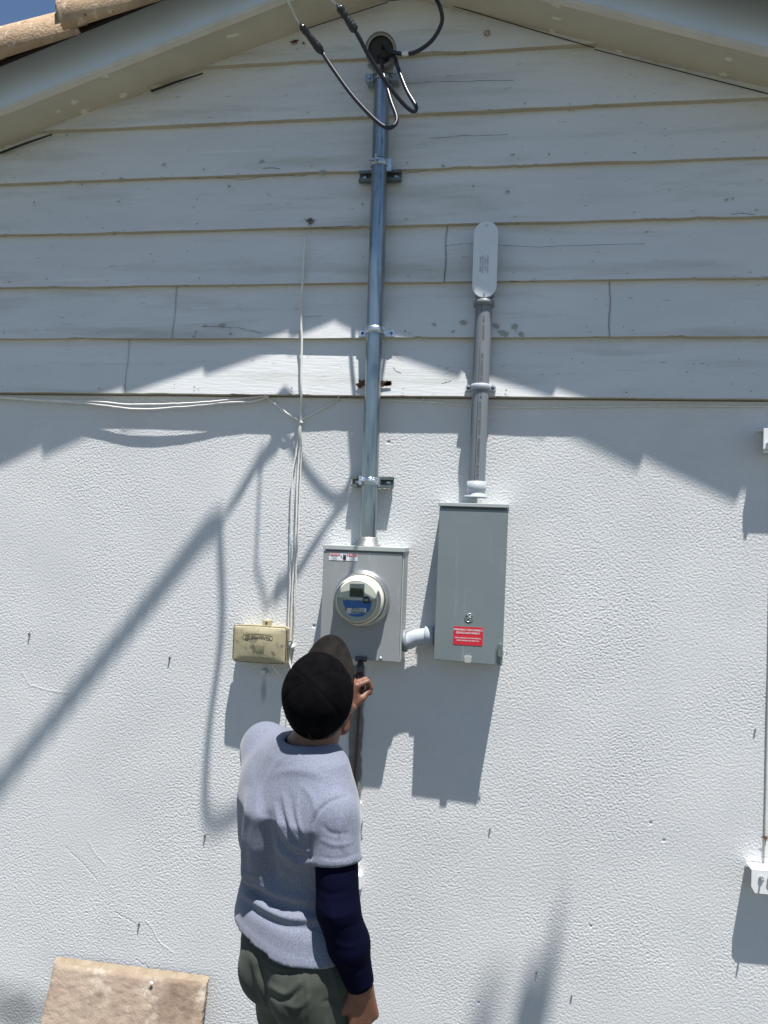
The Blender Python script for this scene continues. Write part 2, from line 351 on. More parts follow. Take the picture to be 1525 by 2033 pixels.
from_np('siding_edge', np.concatenate(EV), np.concatenate(EF), M['siding_edge'], house, False)
# soffit, fascia, roof deck: prisms running along each slope
def slope_bar(mb, side, y0, y1, r0, r1, u0=0, u1=None, nseg=1):
    """bar along the rake: y from y0 to y1, height above soffit line r0..r1"""
    u1 = half if u1 is None else u1
    P = [(AX+side*u0, AZ-SL*u0), (AX+side*u1, AZ-SL*u1)]
    t = bmesh.new(); v = []
    for (x, z) in P:
        v.append([t.verts.new(c) for c in ((x, y0, z+r0), (x, y1, z+r0), (x, y1, z+r1), (x, y0, z+r1))])
    a, b = v
    t.faces.new(a); t.faces.new(b[::-1])
    for i in range(4): t.faces.new((a[i], b[i], b[(i+1)%4], a[(i+1)%4]))
    mb._merge(t)
for side in (-1, 1):
    mb = MB(); slope_bar(mb, side, -.198, .0, .0, .02); so_ = mb.build('soffit', M['soffit'], house)
    mb = MB(); slope_bar(mb, side, -.010, -.0005, -.005, .0); mb.build('soffit_bead', M['soffit'], so_)
    mb = MB(); slope_bar(mb, side, -.222, -.1985, -.006, .168); fa = mb.build('fascia', M['fascia'], house)
    mb = MB(); slope_bar(mb, side, -.2215, -.1975, -.0095, -.0062); slope_bar(mb, side, -.2245, -.2222, -.0095, .005); mb.build('drip_lip', M['fascia_edge'], fa)
    mb = MB(); slope_bar(mb, side, -.235, 7.4, .1685, .20); mb.build('roof_deck', M['felt'], house)
def blob(mb, cx, cz, r, rgx, fn, n=26):
    t = bmesh.new(); pts = []
    k1, k2, p1, p2 = rgx.uniform(.15,.35), rgx.uniform(.1,.3), rgx.uniform(0,6), rgx.uniform(0,6)
    for k in range(n):
        a = 2*math.pi*k/n; rr = r*(1+k1*math.sin(2*a+p1)+k2*math.sin(5*a+p2)+rgx.normal()*.12)
        pts.append((cx+rr*math.cos(a)*1.5, cz+rr*math.sin(a)))
    c = t.verts.new(fn(cx, cz)); v = [t.verts.new(fn(*p)) for p in pts]
    for k in range(n): t.faces.new((c, v[k], v[(k+1)%n]))
    mb._merge(t)
# spackle patches on the soffit (x, y) at soffit height
rp = np.random.default_rng(3); mb = MB()
def soff(px, py):                               # where the sight line meets the soffit plane
    for d in np.linspace(0, .2, 41):
        q = W(px, py, d)
        if q.z < roofz(q.x)+.0005: return q
    return W(px, py, .1)
for px, py, r in [(18,292,.012),(95,258,.008),(148,203,.011),(168,222,.013),(208,150,.010),(245,190,.013),(312,172,.014),(462,70,.013),(118,178,.006),
                  (1100,8,.012),(1105,36,.010),(1097,62,.009),(1228,104,.010),(1348,136,.007),(1446,118,.009),(1436,148,.010),(370,84,.006),(590,66,.008)]:
    q = soff(px, py); blob(mb, q.x, q.y, r, rp, lambda x, y: (x, min(max(y, -.196), -.012), roofz(x)-.0012))
sp_ = mb.build('soffit_patches', M['patch'], house); SOFP = sp_
# barrel tiles: tapered half round pans, laid from the eave up
def tile_row(mb, side, yc, rlow, rup, L=.40, exp=.35, arc=(-25, 205), rel=.178, thick=.016, n=14, seed=0, jit=1., ph=.02):
    rgt = np.random.default_rng(seed); m = int(half/exp/math.cos(math.atan(SL)))+1
    dx = Vector((side, 0, -SL)).normalized(); up = Vector((side*SL, 0, 1)).normalized(); out = Vector((0, -1, 0))
    for k in range(m):
        s1 = max(.0, k*exp+ph)+jit*rgt.uniform(-.008, .008); s0 = k*exp+ph+L                 # s1 upper end, s0 lower end
        base = Vector((AX, yc, AZ+rel)); t = bmesh.new(); rows = []
        tilt = .030
        for s, r, lift in ((s1, rup, 0.), (s0-.012, rlow, tilt), (s0, rlow-.004, tilt)):
            for inner in (0, 1):
                rr = r-thick*inner
                rows.append([t.verts.new(base+dx*s+up*(lift+rr*math.sin(R(arc[0]+(arc[1]-arc[0])*i/n))*.92)+out*(rr*math.cos(R(arc[0]+(arc[1]-arc[0])*i/n)))) for i in range(n+1)])
        O = (rows[0], rows[2], rows[4]); I = (rows[1], rows[3], rows[5])
        for a in range(2):
            for i in range(n):
                t.faces.new((O[a][i], O[a][i+1], O[a+1][i+1], O[a+1][i])).smooth = True
                t.faces.new((I[a][i], I[a+1][i], I[a+1][i+1], I[a][i+1])).smooth = True
        for i in range(n):
            t.faces.new((O[2][i], O[2][i+1], I[2][i+1], I[2][i])); t.faces.new((O[0][i], I[0][i], I[0][i+1], O[0][i+1]))
        for e in (0, n):
            for a in range(2): t.faces.new((O[a][e], O[a+1][e], I[a+1][e], I[a][e]))
        mb._merge(t)
for side in (-1, 1):
    mb = MB(); tile_row(mb, side, -.270, .111, .090, arc=(-38, 190), rel=.117, seed=side+2, jit=0, ph=-.235); mb.build('rake_tiles', M['tile'], house)
    mb = MB()
    for j in range(24): tile_row(mb, side, -.03+j*.245, .095, .078, arc=(0, 180), rel=.205, seed=j, n=8)
    mb.build('roof_tiles', M['tile'], house)
mb = MB(); k = 0
while k < 17:
    mb.cyl((AX, -.355+k*.38, AZ+.25), (AX, .065+k*.38, AZ+.255), .12, .10, 20); k += 1
mb.prism([(AX-.13,AZ+.12),(AX,AZ+.17),(AX+.13,AZ+.12),(AX+.11,AZ+.24),(AX-.11,AZ+.24)], -.348, -.228); mb.build('ridge_tiles_and_plug', M['tile'], house)  # the prism is an unseen plug added to stop sun leaking under the ridge
# mortar blocks under the lapped rake tiles
# window at the right edge, with shutter tracks
win = empty('window', (wx0, 0, wz0), 'white framed window at the right edge of the wall with metal shutter tracks above and below', 'window')
mb = MB()
mb.box((wx0+.001, -.012, wz0+.05), (wx0+.05, .03, wz1-.001), .003); mb.box((wx1-.05, -.012, wz0+.05), (wx1-.001, .03, wz1-.001), .003)
mb.box((wx0+.001, -.014, wz0+.001), (wx1-.001, .06, wz0+.0495), .003); mb.box((wx0+.0505, -.01, wz1-.05), (wx1-.0505, .03, wz1-.002), .003)
mb.box((wx0+.0505, -.004, wz0+.0505), (wx0+.07, .03, wz1-.0505), .002); mb.box((wx0+.53, -.004, wz0+.0505), (wx0+.57, .03, wz1-.0505), .002)
mb.build('frame', M['wframe'], win)
mb = MB(); mb.box((wx0+.0705, .012, wz0+.0505), (wx1-.0505, .016, wz1-.0505)); mb.build('pane', M['glass'], win)
mb = MB(); mb.box((wx0-.0, .19, wz0), (wx1, .195, wz1)); mb.build('dark_backing', M['dark'], win)  # dark sheet behind the pane, its colour standing in for the unlit room
mb = MB(); rr = np.random.default_rng(8)
q = W(1519,1663,.014); blob(mb, q.x, q.z, .006, rr, lambda x, z: (x, -.0135, z)); mb.cyl((q.x+.002,-.013,q.z-.004),(q.x+.001,-.014,q.z-.03),.0016,.0008,6)
mb.build('rust_streak', M['rust'], win)
a = W(1492,1725,.065); b = W(1496,1772,.065)
mb = MB(); tx0, tz1, tz0 = a.x, a.z, b.z
mb.prism([(tx0+.012, tz0), (wx1+.05, tz0), (wx1+.05, tz1), (tx0, tz1), (tx0, tz0+.02)], -.068, -.065)
mb.box((tx0, -.0645, tz1-.004), (wx1+.05, -.006, tz1-.001))
tr = mb.build('shutter_track', M['zinc'], win)
tr.data.materials[0] = M['white']
mb = MB()
for i in range(4):
    x = tx0+.030+i*.18; z = tz1-.026
    mb.cyl((x, -.069, z), (x, -.092, z), .0032, .0032, 10); mb.cyl((x, -.0685, z), (x, -.073, z), .008, .008, 6)
mb.build('bolt', M['zinc'], tr)
mb = MB()
for i in range(3): mb.lathe([(.012,0),(.012,.006),(.009,.006),(.009,0)], (tx0+.062+i*.18, -.069, tz1-.026), (0,-1,0), 16)
mb.build('washer', M['zinc'], tr)
a = W(1516,850,.07); b = W(1516,898,.07); mb = MB()
mb.box((a.x, -.073, b.z+.012), (wx1+.05, -.070, a.z)); mb.box((a.x, -.0695, a.z-.0035), (wx1+.05, -.004, a.z-.0005)); mb.box((a.x+.006, -.055, b.z), (wx1+.05, -.052, a.z-.004))
tr2 = mb.build('shutter_track', M['white'], win)
mb = MB(); mb.cyl((a.x+.014, -.073, b.z+.03), (a.x+.014, -.082, b.z+.03), .006, .006, 6); mb.build('bolt', M['zinc'], tr2)
# ------------------------------------------------------------------ small marks on the siding and stucco, part of the house
mb = MB(); rm = np.random.default_rng(12)
def on_siding(px, py): return W(px, py, .037)
chips = [(240,354,.006),(325,326,.006),(163,367,.005),(68,402,.005),(235,400,.005),(455,370,.007),(519,320,.007),(640,341,.01),(720,405,.004),(590,97,.003),(940,370,.005),
         (1018,307,.005),(1090,306,.004),(1443,396,.005),(1455,394,.004),(1008,380,.007),(880,329,.006),(385,668,.006),(440,646,.010),(458,663,.006),(408,646,.005),(920,640,.010),(862,644,.006),(900,658,.005),
         (985,646,.010),(1000,662,.014),(1022,648,.011),(1035,664,.010),(1322,270,.003),(133,268,.005),(486,127,.003),(372,245,.002),(356,240,.002)]
for px, py, r in chips:
    q = on_siding(px, py); blob(mb, q.x, q.z, r*.8, rm, lambda x, z: (x, q.y-.0006, z), 18)
for _ in range(60):
    q = on_siding(rm.uniform(0, 1525), rm.uniform(200, 770))
    if q.z < roofz(q.x)-.1: blob(mb, q.x, q.z, rm.uniform(.0008, .0028), rm, lambda x, z: (x, q.y-.0006, z), 10)
for k_ in range(6):
    for i_ in range(14):
        xn = -2.4+i_*.405+rm.normal()*.012; zn = laps[k_]+.022+rm.normal()*.003
        if zn < roofz(xn)-.1: blob(mb, xn, zn, rm.uniform(.0018,.0034), rm, lambda x, z: (x, -.0385, z), 10)
mb.build('paint_chips', mat('bare_chip', (.36,.37,.35), .9), house)
mb = MB()
def crackline(pts, w=.0009, d=.0375):
    P = [W(px, py, d) for px, py in pts]; Q = []
    for a, b in zip(P[:-1], P[1:]):
        for t in np.linspace(0, 1, 6)[:-1]: Q.append(a.lerp(b, t)+Vector((0, 0, rm.normal()*.0012)))
    Q.append(P[-1]); mb.tube(Q, [w*(.3+.7*abs(math.sin(i*1.7+1))) for i in range(len(Q))], 4)
for pts in [[(430,352),(490,357),(520,350),(560,348),(610,349)], [(522,334),(540,333),(556,335)], [(800,345),(835,340),(850,339)], [(855,275),(900,271),(1008,267)],
            [(800,166),(860,162),(1020,160)], [(885,488),(920,483),(1070,490),(1280,484)], [(1452,425),(1480,423),(1500,427)], [(400,648),(470,650),(520,662)], [(600,630),(640,626)], [(1400,745),(1290,612),(1289,600)],
            [(785,700),(790,712),(800,716)], [(880,745),(900,735)], [(600,455),(700,448)], [(640,455),(660,453)]]:
    if pts[0] != (1400,745): crackline(pts)
mb.build('paint_cracks', M['ink'], house)
mb = MB()
for px, py, r in [(585,83,.009),(717,762,.013),(763,762,.014),(603,86,.004),(770,762,.009)]:
    q = on_siding(px, py); blob(mb, q.x, q.z, r, rm, lambda x, z: (x, -.0385, z), 22)
mb.build('rust_stains', M['rust'], house)
q = on_siding(967,65); mb = MB(); mb.lathe([(.007,0),(.009,.002),(.011,0)], (q.x, -.036, q.z), (0,-1,0), 20); mb.build('rust_ring', mat('ochre_ring', (.30,.17,.04), .9), house)
def absorb(dst, *src):
    bm_ = bmesh.new(); bm_.from_mesh(dst.data)
    for o in src:
        dst.data.materials.append(o.data.materials[0]); k_ = len(dst.data.materials)-1; n0 = len(bm_.faces); bm_.from_mesh(o.data); bm_.faces.ensure_lookup_table()
        for f in bm_.faces[n0:]: f.material_index = k_
        bpy.data.objects.remove(o)
    bm_.to_mesh(dst.data); bm_.free()
O_ = bpy.data.objects
absorb(O_['soffit'], SOFP)
absorb(O_['siding'], O_['paint_chips'], O_['paint_cracks'], O_['rust_stains'], O_['rust_ring'])
# dark opening along the soffit where the bead has come loose
mb = MB()
for a, b in (((0,303),(104,265)), ((300,180),(403,144))):
    p, q = W(*a, .04), W(*b, .04); mb.tube([p+Vector((0,0,-.002)), p.lerp(q,.5)+Vector((0,0,-.0005)), q+Vector((0,0,-.003))], [.005,.0045,.003], 6)
for a, b in (((1180,98),(1525,186)), ((900,12),(1180,95)), ((600,60),(770,4))):
    p, q = W(*a, .037), W(*b, .037); mb.tube([p, p.lerp(q,.5), q], .0018, 4)
mb.build('soffit_gap', M['ink'], house)
absorb(O_['siding'], O_['soffit_gap'])
# mortar strip in the chase under the meter
mb = MB(); L = []; Rr = []
for i in range(26):
    t = i/25; p = W(711-8*t, 1322+272*t, .004); L.append((p.x-.026+rm.normal()*.0016, p.z)); Rr.append((p.x+.024+rm.normal()*.0022, p.z))
mb.prism([*L, *Rr[::-1]], -.0075, .004); mb.build('mortar_strip', M['mortar'], house)
mb = MB()
for i in range(44):
    t = rm.uniform(); p = W(711-6*t, 1578+180*t, .0); s = rm.uniform(.004, .011)
    mb.box((-s, -s*.7, -s), (s, s*.7, s), s*.3, 1, Matrix.Translation((p.x+rm.normal()*.006, rm.uniform(-.004,.008), p.z))@Matrix.Rotation(rm.uniform(0,3), 4, Vector((rm.normal(), rm.normal(), rm.normal())).normalized()))
mb.build('broken_plaster', M['rawplaster'], house); absorb(O_['mortar_strip'], O_['broken_plaster'])
mb = MB(); p = W(709,1748,.02); mb.box((p.x-.016, -.034, p.z-.028), (p.x+.018, .004, p.z+.024), .003, 2, None); mb.build('cover_box', M['white'], house)
# ------------------------------------------------------------------ service mast
pA, pB = W(759,165,.078), W(731,1073,.072)
mast = empty('service_mast', W(731,1073,.072), 'tall galvanized steel conduit mast with weatherhead rising from the meter box', 'conduit mast')
pr = .0302
mb = MB(); mb.cyl(pB, pA+Vector((0,0,.02)), pr, pr, 40); mb.build('pipe', M['galv'], mast)
def mast_at(py):
    t = (py-165)/(1073-165); return pA.lerp(pB, t)
def axis_x(z): t = (z-pB.z)/(pA.z-pB.z); p = pB.lerp(pA, t); return p.x, p.y
mb = MB(); q = pB
mb.lathe([(.046,-.004),(.046,.002),(.037,.003),(.037,.020),(.0345,.022),(.0345,.03),(.0302,.031)], (q.x, q.y, q.z-.018), (0,0,1), 6*6); mb.build('hub', M['alu'], mast)
def clamp(z, tabs=True, wd=.022, m='zinc', side=1, bolt=True):
    ax, ay = axis_x(z); r = pr+.003; mb = MB()
    mb.lathe([(r-.002,-wd/2),(r,-wd/2),(r+.0005,-wd/4),(r+.001,0),(r+.0005,wd/4),(r,wd/2),(r-.002,wd/2)], (ax, ay, z), (0,0,1), 40)
    return ax, ay, mb
def strut(z, x0, x1, y1=-.037, hgt=.041, dep=.019):
    mb = MB(); t = .003
    mb.box((x0, y1-t, z-hgt/2), (x1, y1, z+hgt/2)); mb.box((x0, y1-dep, z+hgt/2-t), (x1, y1-t-.0002, z+hgt/2-.0002)); mb.box((x0, y1-dep, z-hgt/2+.0002), (x1, y1-t-.0002, z-hgt/2+t))
    mb.box((x0+.0002, y1-dep-.002, z+hgt/2-.011), (x1-.0002, y1-dep-.0001, z+hgt/2)); mb.box((x0+.0002, y1-dep-.002, z-hgt/2), (x1-.0002, y1-dep-.0001, z-hgt/2+.011))
    s = mb.build('strut_channel', M['strut'], mast)
    for x in (x0+.022, x1-.022):
        m2 = MB(); m2.lathe([(.0001,.0026),(.004,.0026),(.0045,.0015),(.011,.0012),(.011,0)], (x, y1-t-.0002, z), (0,-1,0), 20); m2.cyl((x, y1-t, z), (x, y1-t-.007, z), .0055, .005, 6); m2.build('bolt', M['zinc'], s)
    return s
# upper strut clamp
z = W(757,350,.05).z; x0, x1 = W(713,350,.05).x, W(797,350,.05).x; strut(z, x0, x1)
ax, ay, mb = clamp(z+.034, wd=.026); mb.box((ax+.018, ay-.010, z+.002), (ax+.046, ay-.006, z+.05), .001, 1, None); mb.box((ax-.034, ay-pr-.012, z+.030), (ax+.002, ay-pr-.002, z+.036), .001); c_ = mb.build('pipe_clamp', M['zinc'], mast)
mb = MB(); mb.cyl((ax-.008, ay-pr-.014, z+.02), (ax-.008, ay-pr-.014, z+.05), .0035, .0035, 10); mb.cyl((ax-.008, ay-pr-.014, z+.028), (ax-.008, ay-pr-.014, z+.034), .006, .006, 6); mb.build('clamp_bolt', M['zinc'], c_)
# two hole strap
z = W(745,660,.05).z; ax, ay, mb = clamp(z, wd=.024)
mb.lathe([(pr+.0045,-.006),(pr+.006,0),(pr+.0045,.006)], (ax, ay, z), (0,0,1), 40)
xa_, xb_ = W(713,660,.04).x, W(784,660,.04).x
mb.prism(rrect(xa_, z-.013, xb_, z+.011, .004), -.040, -.0375); mb.box((ax-pr-.006, ay, z-.012), (ax-pr-.001, -.0402, z+.011)); mb.box((ax+pr+.001, ay, z-.012), (ax+pr+.006, -.0402, z+.011))
c_ = mb.build('pipe_strap', M['zinc'], mast)
for x in (xa_+.013, xb_-.013):
    mb = MB(); mb.cyl((x, -.0402, z), (x, -.044, z), .006, .005, 6); mb.build('screw', M['toolsteel'], c_)
# lower strut clamp
z = W(735,957,.03).z; x0, x1 = W(698,957,.03).x, W(781,957,.03).x; strut(z, x0, x1, y1=-.012, dep=.027)
ax, ay, mb = clamp(z, wd=.026)
mb.box((ax-pr-.006, ay-.036, z-.016), (ax-pr+.006, -.04, z+.016), .001); mb.box((ax+.012, ay-.040, z-.013), (ax+.016, ay-.02, z+.013), .0005); mb.box((ax+pr+.001, ay-.004, z-.02), (ax+pr+.005, -.0402, z+.018))
c_ = mb.build('pipe_clamp', M['zinc'], mast)
mb = MB(); mb.cyl((ax-pr-.002, ay-.034, z), (ax+.022, ay-.038, z), .003, .003, 10); mb.cyl((ax+.0165, ay-.038, z), (ax+.022, ay-.038, z), .006, .006, 6); mb.build('clamp_bolt', M['zinc'], c_)
# top clamp, just under the weatherhead
z = W(758,160,.07).z; ax, ay, mb = clamp(z, wd=.020)
mb.box((ax-.062, ay-.014, z-.014), (ax-.030, ay-.004, z+.014), .002); mb.box((ax+.030, ay-.014, z-.012), (ax+.058, ay-.004, z+.014), .002)
mb.box((ax-.060, ay-.002, z-.010), (ax+.060, ay+.040, z+.010), .002)
c_ = mb.build('pipe_clamp', M['galv'], mast)
mb = MB(); mb.cyl((ax-.046, ay-.022, z), (ax-.046, ay+.0, z), .0045, .0045, 6); mb.build('clamp_bolt', M['zinc'], c_); mb = MB(); mb.cyl((ax+.045, ay-.022, z), (ax+.045, ay+.0, z), .0045, .0045, 6); mb.build('clamp_bolt', M['zinc'], c_)
# weatherhead
hc = W(756,99,.150); n_ = Vector((0.04,-.90,-.42)).normalized()
mb = MB(); mb.lathe([(.046,-.004),(.0505,-.006),(.056,-.002),(.057,.008),(.0565,-.012),(.053,-.032),(.044,-.055),(.028,-.070),(.0,-.075)], hc, n_, 44)
mb.lathe([(.0505,-.006),(.049,-.02)], hc, n_, 44)
hood = mb.build('weatherhead', M['alu'], mast)
mb = MB(); mb.lathe([(.0,-.018),(.049,-.018)], hc, n_, 44); ins = mb.build('insulator', M['black'], hood)
mb = MB()
for sx in (-1, 1):
    a = hc+Vector((sx*.052, .01, -.02)); b = Vector((ax+sx*.044, ay-.010, z+.055)); c = Vector((ax+sx*.030, ay-.006, z+.022))
    mb.tube(spline([a, b, c], 6), .0042, 8)
mb.box((ax-.046, ay-.030, z+.026), (ax+.046, ay-.022, z+.052), .002); mb.box((ax-.034, ay-.022, z+.012), (ax+.034, ay+.03, z+.070), .004)
mb.cyl((ax-.054, ay-.02, z+.042), (ax-.040, ay-.02, z+.042), .006, .006, 6); mb.cyl((ax+.040, ay-.02, z+.042), (ax+.054, ay-.02, z+.042), .006, .006, 6)
mb.build('clamp_yoke', M['alu'], hood)
# ------------------------------------------------------------------ service cables (three conductors)
PJ = W(430,1050,0)-SD*.62
def shade(px, py, d): return W(px, py, 0)-SD*d
hole = hc+n_*-.012
def cable(label, pts, sp=None, tapept=None):
    root = empty('service_cable', pts[0], label, 'electric cable', 'service conductors at the weatherhead')
    return root
# left cable
ptsA = [hole+Vector((-.012,.02,-.012)), W(757,120,.19), W(762,150,.235), W(776,200,.27), W(788,238,.29), W(772,254,.305), W(745,238,.312), W(700,190,.314), W(660,135,.312), W(641,106,.312)]
cA = empty('service_cable', ptsA[0], 'black cable with the lowest drip loop before the mast, taped to the left drop wire', 'electric cable')
mb = MB(); mb.tube(spline(ptsA, 8), .0070, 12); mb.build('conductor', M['cable'], cA)
def splice(root, a, b, r=.0125):
    a, b = Vector(a), Vector(b); n = 22; pts = [a.lerp(b, i/n) for i in range(n+1)]; rs = np.random.default_rng(int(abs(a.x)*1000))
    rr = [r*(.55 if i in (0, n) else (.8 if i in (1, n-1) else 1+rs.normal()*.07+.12*math.sin(i*.33))) for i in range(n+1)]
    m = MB(); m.tube(pts, rr, 14); return m.build('taped_splice', M['tape'], root)
a0 = W(597,50,.362); splice(cA, W(641,106,.312), a0)
mb = MB(); mb.tube([a0, W(570,0,.405), shade(450,1025,.54), PJ], .0052, 10); mb.build('drop_wire', M['wire'], cA)
# middle cable
ptsB = [hole+Vector((.014,.02,-.02)), W(782,112,.20), W(792,140,.235), W(808,180,.265), W(826,212,.29), W(820,221,.30), W(800,205,.32), W(768,165,.355), W(735,115,.40), W(716,80,.43), W(707,63,.44)]
cB = empty('service_cable', ptsB[0], 'black cable with a narrow pointed drip loop, taped to the right hand drop wire', 'electric cable')
mb = MB(); mb.tube(spline(ptsB, 8), .0070, 12); mb.build('conductor', M['cable'], cB)
b0 = W(672,12,.475); splice(cB, W(707,63,.44), b0)
mb = MB(); mb.tube([b0, W(657,0,.49), shade(507,1130,.53), shade(515,960,.57), shade(522,895,.60), PJ+Vector((.01,0,.01))], .0052, 10); mb.build('drop_wire', M['wire'], cB)
# right cable with white band, out of the top of the picture
ptsC = [hole+Vector((.004,.02,.016)), W(762,88,.18), W(775,101,.205), W(800,107,.225), W(826,103,.235), W(858,80,.25), W(877,45,.265), W(874,15,.285), W(860,-15,.31), shade(640,1500,.62), shade(500,1600,.74), shade(415,1635,.80), shade(412,1480,.76), shade(440,1250,.69), PJ+Vector((0,.01,0))]
cC = empty('service_cable', ptsC[0], 'black cable with a white band curving right and up out of the weatherhead', 'electric cable')
mb = MB(); mb.tube(spline(ptsC, 10), [.0070]*100+[.0112]*(len(spline(ptsC,10))-100), 12); mb.build('conductor', M['cable'], cC)
mb = MB(); p, q = W(799,107,.225), W(812,106,.2305); mb.tube([p, p.lerp(q,.5), q], .0085, 12); mb.build('white_band', M['white'], cC)
# twisted overhead bundle
T0 = shade(0,1560,.93); dv = (T0-PJ); E0 = PJ+dv*9+Vector((0,0,1.2)); mb = MB(); n = 260; BP = spline([PJ, shade(404,1068,.64), shade(345,1140,.68), shade(200,1320,.79), T0], 40)
for s in range(3):
    P_ = []
    for i in range(n+1):
        t = i/n; c = BP[min(int(t*3*(len(BP)-1)), len(BP)-1)] if t < 1/3 else T0.lerp(E0, (t-1/3)*1.5)
        a = t*150+s*2.094; P_.append(c+Vector((0, math.cos(a), math.sin(a)))*.0085)
    mb.tube(P_, .0098, 7)
tag(mb.build('service_drop', M['cable']), 'twisted overhead service drop bundle leading away to the upper left above the roof edge', 'overhead line')
# ------------------------------------------------------------------ meter box
bx0, bx1, bz0, bz1, bd = -.630, -.337, 1.597, 2.000, .120
mbx = empty('meter_box', ((bx0+bx1)/2, 0, bz0), 'light grey steel meter box with a danger label, holding the round electric meter', 'meter box')
mb = MB(); mb.box((bx0, -bd+.012, bz0), (bx1, .004, bz1-.004), .002); mb.build('enclosure', M['box'], mbx)
mb = MB(); mb.prism([(bx0-.002,bz0-.004),(bx1-.006,bz0-.004),(bx1-.006,bz1-.022),(bx0-.002,bz1-.022)], -bd-.003, -bd+.0118, .002)
cov = mb.build('cover', M['box'], mbx)
mb = MB(); mb.box((bx0-.003, -bd-.0068, bz1-.016), (bx1+.003, .004, bz1), .0015); mb.box((bx1-.0045, -bd-.001, bz0-.002), (bx1-.001, -bd+.011, bz1-.018)); mb.build('hood_lip', M['disc_top'], mbx)
q = W(756,1307,bd); mb = MB(); mb.lathe([(0,.004),(.004,.0035),(.0062,.001),(.0065,0)], (q.x, -bd-.003, q.z), (0,-1,0), 16); mb.build('screw', M['zinc'], cov)
q = W(716,1308,bd); mb = MB(); mb.box((q.x-.018, -bd-.014, q.z-.008), (q.x+.024, -bd-.0032, q.z+.010), .002); mb.box((q.x-.008, -bd-.018, q.z-.022), (q.x+.004, -bd-.002, q.z+.002), .001); mb.build('hasp', M['toolsteel'], cov)
# danger label
a, b = W(654,1098,bd), W(710,1114,bd); lx0, lx1, lz0, lz1 = a.x, b.x, b.z, a.z; yl = -bd-.0034
mb = MB(); mb.prism(rrect(lx0, lz0, lx1, lz1, .001, 2), yl-.0006, yl+.0002); lab = mb.build('danger_label', M['label'], cov)
wl = lx1-lx0; mb = MB(); mb.prism([(lx0+.001,lz1-.0085),(lx0+wl*.38,lz1-.0085),(lx0+wl*.38,lz1-.001),(lx0+.001,lz1-.001)], yl-.0010, yl-.0007); mb.build('red_band', M['red'], lab); mb = MB(); mb.prism([(lx0+wl*.63,lz1-.0085),(lx1-.001,lz1-.0085),(lx1-.001,lz1-.001),(lx0+wl*.63,lz1-.001)], yl-.0010, yl-.0007); mb.build('red_band', M['red'], lab)
text('lettering', '\u25b2 DANGER', .0064, (lx0+wl*.195, yl-.0014, lz1-.0048), M['label'], lab, .0001, bold=.0001)
text('lettering', '\u25b2 PELIGRO', .0064, (lx0+wl*.81, yl-.0014, lz1-.0048), M['label'], lab, .0001, bold=.0001)
for xx in (.195, .81):
    text('lettering', 'Hazardous voltage.\nWill shock, burn or\ncause death.\nTurn off power before\nworking inside.' if xx < .5 else 'Tension peligrosa.\nPuede causar la\nmuerte.\nDesconecte antes\nde trabajar.', .0031, (lx0+wl*xx, yl-.0009, lz1-.0165), M['inkgrey'], lab, .0001)
mb = MB(); cx_, cz_ = lx0+wl*.55, (lz0+lz1)/2-.001
mb.prism(rrect(cx_-.0055, cz_-.010, cx_+.0055, cz_+.003, .004), yl-.0012, yl-.0007)
for i, dx_ in enumerate((-.0045,-.0015,.0015,.0045)): mb.prism(stadium(cx_+dx_, cz_+.005, .0012, .0055, 4), yl-.0012, yl-.0007)
mb.prism([(cx_-.019,cz_+.011),(cx_-.010,cz_+.004),(cx_-.013,cz_+.002),(cx_-.006,cz_-.004),(cx_-.0145,cz_+.0005),(cx_-.0115,cz_+.0035)], yl-.0012, yl-.0007); mb.build('hand_symbol', M['ink'], lab)
# side sticker hints on the right flank are only bare metal
# ------------------------------------------------------------------ electric meter
mc = W(718,1189,.135); my = -bd-.003
met = empty('electric_meter', (mc.x, my, mc.z), 'round electric meter with lcd display and blue label plugged into the grey box', 'electric meter')
mcx, mcz = mc.x, mc.z
mb = MB(); mb.lathe([(.103,0),(.103,.004),(.100,.010),(.096,.012),(.0955,.026),(.0945,.032),(.091,.034),(.088,.032),(.088,0)], (mcx, my, mcz), (0,-1,0), 64); mb.build('ring', M['steel'], met)
mb = MB(); mb.lathe([(.0,.034),(.087,.034),(.087,.060),(.085,.066),(.0775,.070)], (mcx, my, mcz), (0,-1,0), 64)
mb.build('meter_base', M['cream'], met)
fy = my-.088
mb = MB(); mb.lathe([(.0775,.060),(.0765,.098),(.0735,.104),(.070,.106)], (mcx, my, mcz), (0,-1,0), 64); mb.lathe([(.070,.106),(.0695,.100),(0,.100)], (mcx, my, mcz), (0,-1,0), 64); 
mb.build('body', M['cream'], met)
FY = my-.1002
def disc_pts(r, a0, a1, n=30): return [(mcx+r*math.cos(R(a0+(a1-a0)*k/n)), mcz+r*math.sin(R(a0+(a1-a0)*k/n))) for k in range(n+1)]
mb = MB(); mb.prism(disc_pts(.0685, 8, 172)+[(mcx-.022, mcz+.0095), (mcx-.022, mcz+.004), (mcx+.0325, mcz+.004)], FY-.0085, FY-.0001, .0015); mb.build('upper_cover', M['cream'], met)
mb = MB(); mb.box((mcx-.026, FY-.0092, mcz+.012), (mcx+.026, FY-.0086, mcz+.060), .0003, 1); bz = mb.build('display', M['strut'], met)
mb = MB(); mb.box((mcx-.023, FY-.0100, mcz+.017), (mcx+.022, FY-.0094, mcz+.045), .0002, 1); mb.build('screen', M['lcd'], bz)
text('lettering', '12345 kWh', .0085, (mcx, FY-.0096, mcz+.052), M['inkgrey'], bz, .0001) if False else None
mb = MB(); mb.box((mcx-.026, FY-.0105, mcz+.0085), (mcx+.026, FY-.0087, mcz+.0115), .0004, 1); mb.build('display_sill', M['label'], bz)
